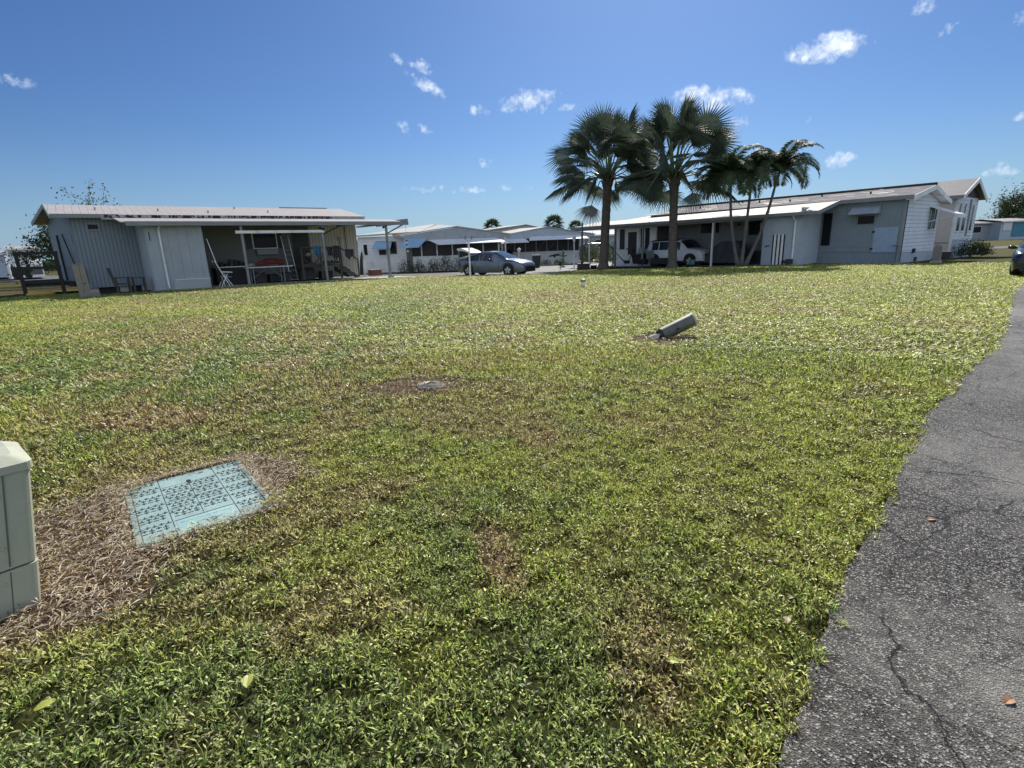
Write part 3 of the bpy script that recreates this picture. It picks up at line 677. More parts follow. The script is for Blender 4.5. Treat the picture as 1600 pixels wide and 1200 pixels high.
def cap():
    x, y = 2.74, 19.6
    t = thing('cleanout_pipe', 'small white capped cleanout pipe standing alone far across the lawn', 'pipe', (x, y, 0))
    m = MB(); m.tube([(x, y, -.05), (x, y, .22)], .075, 14); m.build('riser', M['white'], t, smooth=False)
    m = MB(); m.tube([(x, y, .2), (x, y, .29), (x, y, .31)], [.10, .10, .06], 14); m.build('cap', M['trim'], t)
cap()

# ------------------------------------------------------------ left mobile home and its carport
def window(parent, F, x0, x1, z0, z1, y, side=-1, name='window', frame=None, glassm=None, mull=0, t=.05):
    """window on a wall plane y; side = direction the window faces along the frame's y"""
    fr = frame or M['trim']; gm = glassm or M['glass']
    m = MB(F); ya, yb = sorted((y-.02*side*0, y+.035*side))
    for a, b, c, d in ((x0-t, x1+t, z0-t, z0), (x0-t, x1+t, z1, z1+t), (x0-t, x0, z0, z1), (x1, x1+t, z0, z1)): m.box(a, b, ya, yb, c, d)
    for k in range(mull): x = x0+(x1-x0)*(k+1)/(mull+1); m.box(x-.02, x+.02, ya, yb, z0, z1)
    o = m.build(name, fr, parent)
    ya, yb = sorted((y+.004*side, y+.015*side))
    MB(F).box(x0, x1, ya, yb, z0, z1).build('pane', gm, o)
    return o
def window_x(parent, F, y0, y1, z0, z1, x, side=-1, name='window', frame=None, glassm=None, t=.05):
    fr = frame or M['trim']; gm = glassm or M['glass']
    m = MB(F); xa, xb = sorted((x, x+.035*side))
    for a, b, c, d in ((y0-t, y1+t, z0-t, z0), (y0-t, y1+t, z1, z1+t), (y0-t, y0, z0, z1), (y1, y1+t, z0, z1)): m.box(xa, xb, a, b, c, d)
    o = m.build(name, fr, parent); xa, xb = sorted((x+.004*side, x+.015*side))
    MB(F).box(xa, xb, y0, y1, z0, z1).build('pane', gm, o); return o
def left_home():
    F = LF; t = thing('mobile_home', 'long low home with white sheet roof and open carport on the left', 'house', F.w(-2.55, 2.2, 0))
    def wallbox(x0, x1, y0, y1, z0, z1, mat, name='wall'): return MB(F).box(x0, x1, y0, y1, z0, z1).build(name, mat, t)
    wallbox(-2.55, 2.35, 2.2, 2.34, .28, 3.62, M['rib_blue'])          # front, left of the shed
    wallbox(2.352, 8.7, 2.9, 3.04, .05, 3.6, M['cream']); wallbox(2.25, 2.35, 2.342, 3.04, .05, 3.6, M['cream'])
    wallbox(8.702, 11.7, 2.86, 3.0, .05, 3.45, M['rib_cream'])
    wallbox(11.55, 11.7, 3.002, 8.6, .05, 3.6, M['rib_cream'])
    xe = lambda y: -2.555-.6*(y-2.341)/6.26          # the end wall is a little out of square
    ew = [(2.341, .28), (8.6, .28), (8.6, 3.6), (5.2, 4.22), (2.341, 3.6)]
    m = MB(F); m.ext([(xe(y), y, z) for y, z in ew], [(xe(y)+.14, y, z) for y, z in ew])
    m.build('end_wall', M['rib_blue'], t)
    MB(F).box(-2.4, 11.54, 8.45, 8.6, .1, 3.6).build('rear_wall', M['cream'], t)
    m = MB(F); m.ext([(11.56, 3.01, 3.6), (11.56, 8.6, 3.6), (11.56, 5.2, 4.2)], [(11.68, 3.01, 3.6), (11.68, 8.6, 3.6), (11.68, 5.2, 4.2)]); m.build('gable', M['rib_cream'], t)
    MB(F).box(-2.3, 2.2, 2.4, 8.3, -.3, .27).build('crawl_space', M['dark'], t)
    for x in (-2.4, -1.2, -.3): MB(F).box(x, x+.35, 2.3, 2.395, .0, .28).build('pier_block', M['concrete'], t)
    m = MB(F); m.slab([(-3.25, 1.85, 3.68), (11.9, 1.85, 3.68), (11.9, 5.2, 4.36), (-3.25, 5.2, 4.36)], .09); m.slab([(-3.25, 5.2, 4.36), (11.9, 5.2, 4.36), (11.9, 9.0, 3.66), (-3.75, 9.0, 3.66)], .09)
    roof = m.build('roof', M['roofwhite'], t)
    m = MB(F)
    m.ext([(-3.29, 1.8, 3.66), (-3.25, 1.8, 3.66), (-3.25, 5.2, 4.39), (-3.29, 5.2, 4.39)], [(-3.29, 1.8, 3.48), (-3.25, 1.8, 3.48), (-3.25, 5.2, 4.19), (-3.29, 5.2, 4.19)])
    m.ext([(-3.29, 5.2, 4.39), (-3.25, 5.2, 4.39), (-3.75, 9.0, 3.7), (-3.79, 9.0, 3.7)], [(-3.29, 5.2, 4.19), (-3.25, 5.2, 4.19), (-3.75, 9.0, 3.5), (-3.79, 9.0, 3.5)])
    m.box(-3.24, -.7, 1.78, 1.84, 3.52, 3.70); m.build('fascia', M['trim'], t)
    for x, y in ((1.2, 3.2), (3.4, 2.7), (5.2, 4.4), (6.6, 3.1), (-1.4, 3.4)): z = 3.68+(y-1.85)/3.35*.68; MB(F).tube([(x, y, z-.03), (x, y, z+.13)], .035, 8).build('roof_vent', M['trim'], roof)
    MB(F).box(8.0, 11.0, 5.15, 5.25, 4.37, 4.41).build('ridge_strip', M['trim'], roof)
    # strip of dirty coating between main roof and carport
    rnd = random.Random(3)
    m = MB(F); m.box(-1.4, 11.8, 1.72, 1.79, 3.44, 3.665); m.build('roof_joint', M['roofdirty'], t)
    m = MB(F)
    for i in range(150):
        x = rnd.uniform(-1.3, 9.9); w = rnd.uniform(.02, .14); h = rnd.uniform(.04, .19); z = rnd.uniform(3.50, 3.66-h*.6)
        m.box(x, x+w, 1.705+.002*(i % 5), 1.719, z, min(z+h, 3.662))
    tag(m.build('tar_patches', M['dark'], roof), kind='stuff')
    m = MB(F); m.slab([(-.95, -.35, 3.24), (13.5, -.35, 3.22), (13.5, 1.71, 3.50), (-.95, 1.71, 3.52)], .05)
    m.slab([(11.95, 1.72, 3.50), (13.5, 1.72, 3.50), (13.5, 3.6, 3.42), (11.95, 3.6, 3.42)], .05)
    m.build('carport_roof', M['roofwhite'], t)
    m = MB(F); m.box(-.78, 13.52, -.46, -.355, 3.05, 3.25); m.box(13.5, 13.56, -.35, 3.6, 3.12, 3.42); m.build('gutter', M['gutter'], t)
    for x in (1.5, 4.05, 6.1, 8.2, 10.1, 12.1): MB(F).box(x-.05, x+.05, -.3, 2.0 if x < 11.9 else 3.5, 3.06, 3.17).build('rafter', M['trim'], t)
    for x in (4.05, 8.2, 12.12): MB(F).box(x-.055, x+.055, -.30, -.19, -.1, 3.06).build('post', M['trim'], t)
    MB(F).box(12.02, 12.3, -.36, -.13, -.1, .09).build('post_foot', M['concrete'], t)
    m = MB(F); m.bar((12.12, -.245, 2.55), (13.3, -.245, 3.1), .07); m.build('brace', M['trim'], t)
    m = MB(F); m.bar((8.2, -.245, 2.55), (9.35, -.245, 3.06), .05); m.build('brace', M['dark'], t)
    MB(F).box(3.75, 8.3, -.36, -.305, 2.66, 2.80).build('crossbar', M['white'], t)
    # storage shed under the carport roof
    sh = MB(F); sh.box(-.07, 2.33, .0, .10, .02, 3.05); sh.build('shed_front', M['panel_blue'], t)
    sh = MB(F); sh.box(-.07, .03, .102, 2.199, .02, 3.25); sh.build('shed_side', M['panel_blue'], t)
    sh = MB(F); sh.box(2.23, 2.33, .102, 2.199, .02, 3.2); sh.build('shed_side', M['cream'], t)
    MB(F).box(2.33, 2.40, -.02, .12, .02, 3.05).build('shed_trim', M['dark'], t)
    d = MB(F); d.tube([(.52, -.40, 3.06), (.50, -.12, 2.92), (.50, -.07, 2.8), (.50, -.07, .25), (.5, -.16, .12)], .045, 8); d.build('downpipe', M['white'], t)
    MB(F).box(.08, .12, -.012, .0, 2.38, 2.78).build('vent_slot', M['black'], t)
    window(t, F, -1.95, -1.55, 3.02, 3.24, 2.198, -1)
    window_x(t, F, 2.75, 3.5, 2.45, 2.75, -2.60, -1, glassm=M['screen'])
    window(t, F, 5.5, 6.75, 1.95, 2.75, 2.898, -1, frame=M['white'], glassm=M['glass'])
    MB(F).box(5.1, 5.4, 2.87, 2.897, 1.9, 2.8).build('shutter', M['black'], t); MB(F).box(6.85, 7.1, 2.87, 2.897, 1.9, 2.8).build('shutter', M['black'], t)
    MB(F).box(5.55, 6.7, 2.6, 2.895, 1.58, 1.86).build('air_conditioner', M['trim'], t)
    dr = MB(F); dr.box(7.62, 8.6, 2.86, 2.898, .9, 2.98); dr.build('door', M['black'], t)
    m = MB(F)
    for a, b, c, d_ in ((7.54, 7.62, .9, 3.0), (8.6, 8.68, .9, 3.0), (7.54, 8.68, 3.0, 3.06)): m.box(a, b, 2.84, 2.899, c, d_)
    m.build('door_frame', M['cream'], t)
    MB(F).box(10.42, 10.62, 2.80, 2.86, 2.25, 2.48).build('electric_meter', M['trim'], t)
    m = MB(F); m.tube([(10.55, 2.83, 2.3), (10.55, 2.83, .5)], .025, 6); m.tube([(10.95, 2.83, 3.3), (10.95, 2.83, 1.2)], .02, 6); m.build('conduit', M['darkwood'], t)
    # conduit and awning arm on the end wall
    m = MB(F); m.tube([(-2.84, 4.6, 2.9), (-2.72, 3.2, 1.55), (-2.68, 2.9, 1.3)], .03, 6); m.build('cable', M['darkwood'], t); m = MB(F); m.tube([(-2.98, 6.0, 2.9), (-2.98, 6.0, .6)], .05, 6); m.build('cable', M['darkwood'], t)
    MB(F).box(-2.6, -2.45, 2.05, 2.19, .5, 1.25).build('meter_box', M['trim'], t)
    MB(F).tube([(11.85, -.33, 2.95), (11.95, -.36, 2.9)], .07, 8).build('flood_lamp', M['black'], t)
    MB(F).tube([(8.05, -.33, 2.9), (8.3, -.33, 2.82)], .08, 8).build('flood_lamp', M['black'], t)
left_home()
F = LF
def pedestal():
    o = F.w(-2.9, -1.0, 0); t = thing('utility_pedestal', 'beige metal service pedestal on a square foot by the long house left end', 'utility box', o)
    m = MB(F); m.ext([(-3.02, -1.16, 0), (-2.6, -1.16, 0), (-2.6, -.9, 0), (-3.02, -.9, 0)], [(-3.05, -1.16, 1.42), (-2.66, -1.16, 1.42), (-2.66, -.9, 1.42), (-3.05, -.9, 1.42)]); m.build('housing', M['beige'], t)
    MB(F).box(-3.07, -2.64, -1.18, -.88, 1.42, 1.45).build('top', M['beige'], t)
    MB(F).box(-3.02, -2.32, -1.28, -.75, 0, .17).build('foot', M['beige'], t, bevel=.015)
    MB(F).box(-2.845, -2.835, -1.165, -1.155, .1, 1.4).build('seam', M['dark'], t); MB(F).box(-2.8, -2.74, -1.18, -1.155, .60, .64).build('latch', M['black'], t)
pedestal()
def wooden_chair():
    t = thing('wooden_chair', 'weathered wooden armchair with solid back beside the blue shed', 'chair', F.w(-1.1, .6, 0))
    m = MB(F); m.ext([(-1.55, .9, .35), (-1.5, .35, .35), (-1.46, .35, .35), (-1.5, .9, .35)], [(-1.72, .9, 1.2), (-1.68, .35, 1.2), (-1.63, .35, 1.2), (-1.66, .9, 1.2)]); m.build('backrest', M['wood'], t)
    MB(F).box(-1.5, -.95, .35, .9, .42, .47).build('seat', M['wood'], t)
    for x in (-1.48, -.99):
        for y in (.37, .85): MB(F).box(x-.03, x+.03, y-.03, y+.03, 0, .72).build('leg', M['wood'], t)
    for y in (.37, .85): MB(F).box(-1.5, -.9, y-.05, y+.05, .72, .76).build('armrest', M['wood'], t)
    t = thing('side_table', 'small wooden table touching the armchair, nearer the shed corner', 'table', F.w(-.6, .6, 0))
    MB(F).box(-.85, -.35, .35, .85, .68, .73).build('tabletop', M['wood'], t)
    for x in (-.82, -.38):
        for y in (.38, .82): MB(F).box(x-.025, x+.025, y-.025, y+.025, 0, .68).build('leg', M['wood'], t)
wooden_chair()
def lattice():
    t = thing('lattice_panel', 'low white diagonal lattice panel leaning on the shed front', 'lattice', F.w(1.5, -.1, 0))
    x0, x1, z0, z1 = .75, 2.32, .03, .50
    for s, nm, y in ((1, 'slats', -.075), (-1, 'slats', -.055)):
        m = MB(F); h = z1-z0
        k = x0-h
        while k < x1:
            a, b = k, k+h; za, zb = (z0, z1) if s == 1 else (z1, z0)
            ta = max(0, (x0-a)/h); tb = min(1, (x1-a)/h)
            if tb > ta:
                p, q = (a+ta*h, za+(zb-za)*ta), (a+tb*h, za+(zb-za)*tb)
                m.ext([(p[0]-.013, y, p[1]), (p[0]+.013, y, p[1]), (q[0]+.013, y, q[1]), (q[0]-.013, y, q[1])], [(p[0]-.013, y+.012, p[1]), (p[0]+.013, y+.012, p[1]), (q[0]+.013, y+.012, q[1]), (q[0]-.013, y+.012, q[1])])
            k += .135
        m.build(nm, M['white'], t)
    m = MB(F)
    for a in ((x0-.02, x1+.02, z1, z1+.03), (x0-.02, x1+.02, z0-.03, z0)): m.box(a[0], a[1], -.08, -.04, a[2], a[3])
    m.build('frame', M['white'], t)
lattice()
def folding_chair():
    t = thing('folding_chair', 'white folding garden chair with tall back standing at the open carport edge', 'chair', F.w(3.0, .1, 0))
    for y in (-.15, .35):
        m = MB(F); m.bar((2.62, y, 1.35), (3.15, y, .04), .04); m.build('leg', M['white'], t)
        m = MB(F); m.bar((2.75, y, .02), (3.12, y, .68), .035); m.build('leg', M['white'], t)
        m = MB(F); m.bar((3.3, y, .02), (2.98, y, .62), .035); m.build('leg', M['white'], t)
        m = MB(F); m.bar((2.86, y, .78), (3.35, y, .74), .045); m.build('armrest', M['white'], t)
    MB(F).box(2.86, 3.3, -.13, .33, .50, .53).build('seat', M['trim'], t)
    m = MB(F); m.ext([(2.64, -.13, 1.3), (2.66, -.13, 1.3), (2.66, .33, 1.3), (2.64, .33, 1.3)], [(2.9, -.13, .58), (2.92, -.13, .58), (2.92, .33, .58), (2.9, .33, .58)]); m.build('backrest', M['cloth'], t)
folding_chair()
def ladder(x0, x1, y, z1, label, lean=.3):
    t = thing('ladder', label, 'ladder', F.w(x0, y, 0))
    for x in (x0, x1): m = MB(F); m.bar((x, y, .04), (x-.15, y+lean, z1), .05); m.build('rail', M['alu'], t)
    n = int(z1/.3)
    for k in range(1, n): f = k*.3/z1; m = MB(F); m.bar((x0-.15*f, y+lean*f, k*.3), (x1-.15*f, y+lean*f, k*.3), .03); m.build('rung', M['alu'], t)
ladder(7.02, 7.42, 2.1, 2.6, 'aluminium ladder leaning by the dark doorway of the carport')
t = thing('leaning_boards', 'bundle of long pale boards leaning upright at the shed right corner', 'boards', F.w(2.6, .3, 0))
for k in range(3): m = MB(F); m.bar((2.95+.07*k, .25, .03), (2.52+.05*k, .45, 2.55-.1*k), .045); m.build('board', M['alu' if k == 1 else 'wood'], t)
def table():
    t = thing('folding_table', 'long white folding table in the shade of the carport', 'table', F.w(5.5, 1.2, 0))
    MB(F).box(4.4, 6.8, .9, 1.6, .88, .92).build('tabletop', M['white'], t)
    for x in (4.7, 6.3):
        for y in (1.0, 1.5): MB(F).box(x-.02, x+.02, y-.02, y+.02, .04, .88).build('leg', M['trim'], t)
    m = MB(F); m.bar((4.7, 1.25, .3), (5.5, 1.25, .86), .025); m.bar((6.3, 1.25, .3), (5.6, 1.25, .86), .025); m.build('brace', M['trim'], t)
    t = thing('duffel_bag', 'red duffel bag slumped on the folding table', 'bag', F.w(5.8, 1.25, .92))
    m = MB(F); m.tube([(5.0, 1.25, 1.02), (5.15, 1.25, 1.09), (5.5, 1.25, 1.18), (6.0, 1.25, 1.19), (6.35, 1.25, 1.12), (6.42, 1.25, 1.06)], [.05, .10, .17, .15, .17, .08], 14); m.build('body', M['red'], t, smooth=True)
    m = MB(F); m.tube([(5.35, 1.03, 1.1), (5.5, .98, 1.38), (5.9, .98, 1.42), (6.1, 1.03, 1.14)], .018, 6); m.build('strap', M['dark'], t)
    t = thing('white_bag', 'small pale sack at the left end of the folding table', 'bag', F.w(4.75, 1.25, .92)); m = MB(F)
    m.tube([(4.5, 1.25, .99), (4.7, 1.25, 1.05), (4.9, 1.25, 1.0)], [.05, .12, .06], 10); m.build('sack', M['trim'], t, smooth=True)
table()
def steps():
    t = thing('wooden_steps', 'grey wooden porch landing with octagon railing and stairs down under the carport', 'steps', F.w(8.8, 1.6, 0))
    MB(F).box(7.4, 9.75, 1.2, 2.85, .78, .86).build('landing', M['wood'], t)
    for x in (7.45, 8.55, 9.7): MB(F).box(x-.05, x+.05, 1.12, 1.22, .04, 1.86).build('post', M['wood'], t)
    m = MB(F); m.box(7.4, 9.8, 1.10, 1.24, 1.86, 1.91); m.build('handrail', M['wood'], t)
    m = MB(F); m.box(7.4, 8.5, 1.14, 1.19, .9, .96); m.box(8.6, 9.65, 1.14, 1.19, .9, .96); m.build('bottom_rail', M['wood'], t)
    m = MB(F); cx, cz, r = 8.0, 1.4, .45; pts = [(cx+r*math.cos(R_(22.5+45*k)), 1.165, cz+r*math.sin(R_(22.5+45*k))) for k in range(9)]
    for a, b in zip(pts, pts[1:]): m.bar(a, b, .045)
    m.build('octagon', M['wood'], t)
    m = MB(F); cx = 9.12; pts = [(cx+r*math.cos(R_(22.5+45*k)), 1.165, cz+r*math.sin(R_(22.5+45*k))) for k in range(9)]
    for a, b in zip(pts, pts[1:]): m.bar(a, b, .045)
    m.build('octagon', M['wood'], t)
    for k in range(4): MB(F).box(9.8+.25*k, 10.08+.25*k, 1.25, 2.3, .66-.19*k, .71-.19*k).build('tread', M['wood'], t)
    for y in (1.2, 2.35): m = MB(F); m.ext([(9.78, y, .45), (9.78, y, .75), (10.85, y, .05), (10.55, y, .02)], [(9.78, y-.05, .45), (9.78, y-.05, .75), (10.85, y-.05, .05), (10.55, y-.05, .02)]); m.build('stringer', M['wood'], t)
    m = MB(F); m.bar((9.75, 1.17, 1.85), (10.8, 1.17, 1.1), .06); m.bar((10.8, 1.17, 1.1), (10.8, 1.17, .05), .07); m.build('stair_rail', M['wood'], t)
    def cloth(x, w, h, z, mat, lab, seed, y=1.06):
        r = random.Random(seed); t = thing('hanging_cloth', lab, 'cloth', F.w(x, y, z)); m = MB(F); n = 7
        top = [(x+w*i/n, y+.03*math.sin(i*2.1+seed), z) for i in range(n+1)]
        bot = [(x+w*i/n+r.uniform(-.03, .03), y+.05*math.sin(i*2.1+seed), z-h*r.uniform(.55, 1)) for i in range(n+1)]
        for i in range(n): m.ext([top[i], top[i+1], bot[i+1], bot[i]], [(a, b+.02, c) for a, b, c in (top[i], top[i+1], bot[i+1], bot[i])])
        m.build('fabric', mat, t)
    cloth(8.15, .38, .75, 1.96, M['blue'], 'blue towel hung over the porch railing', 1)
    cloth(8.95, .28, .62, 1.86, M['cloth'], 'dark narrow rag hanging inside the right railing octagon', 2)
    cloth(9.3, .35, .95, 1.95, M['cloth'], 'black jacket hanging from the right end of the railing', 3)
    cloth(10.0, .55, .7, 1.72, M['cloth'], 'dark coat draped on the sloping stair rail', 4)
    m = MB(F); t2 = thing('round_basket', 'pale round basket hanging in the left railing octagon', 'basket', F.w(7.75, 1.1, 1.5)); m.tube([(7.8, 1.02, 1.42), (7.8, 1.09, 1.5)], [.12, .17], 14); m.build('bowl', M['beige'], t2, smooth=True)
    t3 = thing('shoe_pile', 'dark shoes and bags piled on the porch landing', 'shoes', F.w(9.0, 1.5, .86))
    r = random.Random(8)
    for k in range(6): x = 8.7+.17*k; m = MB(F); m.tube([(x, 1.4, .90), (x+.08, 1.38, 1.0+.1*r.random()), (x+.2, 1.36, .92)], [.05, .10, .04], 8); m.build('shoe', M['dark'], t3, smooth=True)
    t4 = thing('trowel_tray', 'pale green watering tray on the porch stairs', 'tray', F.w(10.1, 1.6, .5)); m = MB(F); m.ext([(9.95, 1.3, .70), (10.35, 1.3, .52), (10.35, 1.6, .52), (9.95, 1.6, .70)], [(9.9, 1.27, .78), (10.4, 1.27, .58), (10.4, 1.63, .58), (9.9, 1.63, .78)]); m.build('tray', plain('pale_green', (.35, .5, .42), .5), t4)
steps()
def carport_clutter():
    t = thing('workbench', 'dark workbench piled with clutter against the carport back wall', 'bench', F.w(3.9, 2.2, 0))
    MB(F).box(3.1, 4.9, 1.9, 2.6, .95, 1.0).build('benchtop', M['white'], t); MB(F).box(3.12, 4.85, 1.95, 2.6, .05, .94).build('cupboard', M['dark'], t)
    r = random.Random(4)
    for k in range(7):
        x = 3.15+.24*k; h = r.uniform(.15, .4); m = MB(F); m.box(x, x+r.uniform(.12, .22), 2.0, 2.3, 1.0, 1.0+h); o = m.build('box', M['dark' if k % 3 else 'shade'], None, base=F.w(x, 2.1, 1.0)); o.name = 'storage_box'
        tag(o, ['leftmost', 'second from left', 'third from left', 'middle', 'third from right', 'second from right', 'rightmost'][k]+' dark box in the clutter row on the carport workbench', 'box', 'clutter on the workbench')
    for k, (x, w, h, mt) in enumerate(((5.0, .5, .5, 'shade'), (5.75, .45, .38, 'dark'), (6.5, .4, .45, 'shade'), (7.5, .8, .55, 'shade'), (8.7, .7, .4, 'dark'))):
        m = MB(F); m.box(x, x+w, 1.75, 2.2, .045, .045+h); t = thing('storage_bin', ['dark bin under the left end of the folding table', 'low black bin under the middle of the folding table', 'dark bin under the right end of the folding table', 'wide dark tub beneath the porch landing', 'long low black tub under the right porch rail'][k], 'bin', F.w(x, 1.9, .045))
        m.build('tub', M[mt], t); MB(F).box(x-.02, x+w+.02, 1.73, 2.22, .046+h, .085+h).build('lid', M['dark'], t)
carport_clutter()
def umbrella_():
    t = thing('closed_parasol', 'closed dark and white striped parasol standing by the carport end wall', 'parasol', F.w(11.35, 1.5, 0))
    m = MB(F)
    for k, mt in ((0, 'cloth'), (1, 'white')):
        m = MB(F); x = 11.2+.17*k; m.tube([(x+.06, 1.5, 1.5), (x, 1.5, 1.1), (x-.04, 1.5, .5), (x-.06, 1.5, .12)], [.03, .08, .11, .12], 10); m.build('canopy_fold', M[mt], t, smooth=True)
    m = MB(F); m.tube([(11.3, 1.5, .03), (11.3, 1.5, 1.65)], .02, 6); m.build('pole', M['trim'], t)
    t = thing('cool_box', 'brown red cool box with pale lid on the slab by the last post', 'box', F.w(12.0, 1.2, 0))
    MB(F).box(11.55, 12.25, 1.0, 1.5, .045, .38).build('tub', M['brown'], t, bevel=.02); MB(F).box(11.53, 12.27, .98, 1.52, .385, .43).build('lid', plain('tan_lid', (.35, .2, .12), .5), t)
    t = thing('wind_spinner', 'thin striped wind spinner hanging at the carport corner', 'wind spinner', F.w(13.4, -.3, 2.6)); m = MB(F)
    m.tube([(13.4, -.3, 3.05), (13.4, -.3, 1.1)], .008, 5); m.build('cord', M['trim'], t)
    for k in range(7): MB(F).box(13.34+.02*math.sin(k), 13.46+.02*math.sin(k), -.31, -.29, 1.3+.13*k, 1.38+.13*k).build('vane', M['white' if k % 2 else 'brown'], t)
umbrella_()
def deck():
    t = thing('timber_deck', 'dark timber deck frame and railing behind the left end of the house', 'deck', F.w(-4.4, 5, 0))
    for x, y in ((-4.75, 4.0), (-3.3, 4.0), (-4.75, 7.0)): MB(F).box(x-.08, x+.08, y-.08, y+.08, 0, 2.0).build('post', M['darkwood'], t)
    for z in (.62, 1.25, 1.95): MB(F).box(-4.8, -3.2, 3.93, 4.05, z, z+.13).build('rail', M['darkwood'], t)
    for z in (.62, 1.25, 1.95): MB(F).box(-4.82, -4.7, 4.1, 7.0, z, z+.13).build('rail', M['darkwood'], t)
    MB(F).box(-4.68, -2.7, 4.08, 8.3, .45, .58).build('floor', M['darkwood'], t)
    t = thing('yellow_float', 'dull yellow lump lying in the shade by the dark deck post', 'float', F.w(-4.2, 2.4, 0)); m = MB(F)
    m.tube([(-4.75, 2.4, .12), (-4.6, 2.4, .14), (-3.9, 2.4, .14), (-3.7, 2.4, .12)], [.04, .13, .13, .04], 10); m.build('float_body', M['yellow'], t, smooth=True)
deck()

# ------------------------------------------------------------ right mobile home
def right_home():
    F = RF; t = thing('mobile_home', 'long pale mobile home with dark low roof and carport running behind the palms', 'house', F.w(0, 0, 0))
    X0 = -.38
    def wb(x0, x1, y0, y1, z0, z1, mat, name='wall'): return MB(F).box(x0, x1, y0, y1, z0, z1).build(name, mat, t)
    wb(X0, 3.9, -.12, 0, .86, 3.32, M['rib_fine']); wb(X0, 3.9, -.14, -.02, -.05, .60, M['rib_fine'], 'skirting')
    wb(X0-.002, 3.9, -.12, .012, .60, .66, M['trim'], 'belt_trim'); wb(X0-.002, 3.9, -.12, -.001, .661, .859, M['rib_fine']); wb(X0-.003, 3.9, -.12, .012, .84, .88, M['trim'], 'belt_trim')
    wb(3.902, 15.0, -.12, 0, -.05, 3.3, striped('grey_panel_siding', (.22, .235, .24), .3, 'x', .05, .75))
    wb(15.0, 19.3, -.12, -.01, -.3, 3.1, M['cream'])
    m = MB(F); m.ext([(X0, -.121, .55), (X0, -5.9, .45), (X0, -5.9, 3.2), (X0, -3.1, 3.85), (X0, -.121, 3.3)], [(X0+.12, -.121, .55), (X0+.12, -5.9, .45), (X0+.12, -5.9, 3.2), (X0+.12, -3.1, 3.85), (X0+.12, -.121, 3.3)]); m.build('end_wall', M['lap'], t)
    m = MB(F); m.ext([(X0+.02, -.141, -.1), (X0+.02, -5.9, -.1), (X0+.02, -5.9, .448), (X0+.02, -.141, .548)], [(X0+.12, -.141, -.1), (X0+.12, -5.9, -.1), (X0+.12, -5.9, .448), (X0+.12, -.141, .548)]); m.build('skirting', M['stucco'], t)
    MB(F).box(X0-.02, X0+.10, -.10, .03, -.05, 3.3).build('corner_trim', M['trim'], t)
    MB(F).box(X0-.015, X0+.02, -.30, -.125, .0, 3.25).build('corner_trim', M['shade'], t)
    MB(F).box(X0+.1, 19.0, -6.0, -5.9, -.2, 3.2).build('rear_wall', M['cream'], t)
    MB(F).box(19.18, 19.3, -5.9, -.121, -.3, 3.1).build('far_wall', M['cream'], t)
    m = MB(F); m.slab([(-.75, .25, 3.42), (15.6, .25, 3.42), (15.6, -3.1, 4.04), (-.75, -3.1, 4.04)], .10); m.slab([(-.75, -3.1, 4.04), (15.6, -3.1, 4.04), (15.6, -6.3, 3.34), (-.75, -6.3, 3.34)], .10)
    roof = m.build('roof', M['roofdark'], t)
    m = MB(F)
    m.ext([(-.80, .30, 3.40), (-.80, -3.1, 4.02), (-.80, -3.1, 3.78), (-.80, .30, 3.12)], [(-.755, .30, 3.40), (-.755, -3.1, 4.02), (-.755, -3.1, 3.78), (-.755, .30, 3.12)])
    m.ext([(-.80, -3.1, 4.02), (-.80, -6.4, 3.30), (-.80, -6.4, 3.06), (-.80, -3.1, 3.78)], [(-.755, -3.1, 4.02), (-.755, -6.4, 3.30), (-.755, -6.4, 3.06), (-.755, -3.1, 3.78)]); m.build('bargeboard', M['white'], t)
    MB(F).box(-.75, 2.7, .255, .30, 3.22, 3.41).build('fascia', M['trim'], t)
    m = MB(F); m.slab([(-.75, .29, 3.20), (X0-.03, .29, 3.20), (X0-.03, -3.1, 3.82), (-.75, -3.1, 3.82)], .02); m.slab([(-.75, -3.1, 3.82), (X0-.03, -3.1, 3.82), (X0-.03, -6.3, 3.1), (-.75, -6.3, 3.1)], .02); m.build('soffit', M['white'], t)
    m = MB(F)
    m.tube([(-.78, -3.1, 4.06), (15.6, -3.1, 4.07)], .10, 6); m.build('ridge_cap', plain('brown_black_coping', (.045, .04, .042), .7), roof)
    for x, y in ((1.8, -1.4), (4.7, -2.2), (6.1, -1.1), (8.4, -1.8), (9.9, -2.4), (12.6, -1.5)): z = 3.42+(.25-y)/3.35*.62; MB(F).tube([(x, y, z-.03), (x, y, z+.12)], .05, 8).build('roof_vent', M['dark'], roof)
    rnd = random.Random(11); m = MB(F)
    for i in range(46):
        x = rnd.uniform(-.5, 15); y = rnd.uniform(-2.9, 0); w = rnd.uniform(.2, 1.6); d = rnd.uniform(.05, .22); z = 3.42+(.25-y)/3.35*.62+.012
        m.slab([(x, y, z), (x+w, y, z), (x+w, y-d, z+d*.185), (x, y-d, z+d*.185)], .008)
    tag(m.build('coating_patches', plain('worn_grey_patch', (.3, .29, .29), .7, var=.25), roof), kind='stuff')
    # farther low roof section
    m = MB(F); m.slab([(15.61, .25, 3.30), (20.8, .25, 3.2), (20.8, -3.1, 3.35), (15.61, -3.1, 3.80)], .1); m.slab([(15.61, -3.1, 3.80), (20.8, -3.1, 3.35), (20.8, -6.3, 3.0), (15.61, -6.3, 3.2)], .1); m.build('far_roof', M['roofpale'], t)
    # carport roof over the patio
    m = MB(F); m.slab([(2.75, 2.85, 2.84), (21.2, 2.85, 2.80), (21.2, .26, 3.22), (2.75, .26, 3.40)], .05); m.build('carport_roof', M['rooflight'], t)
    m = MB(F); m.box(2.70, 21.2, 2.86, 2.97, 2.66, 2.84); m.build('gutter', M['gutter'], t)
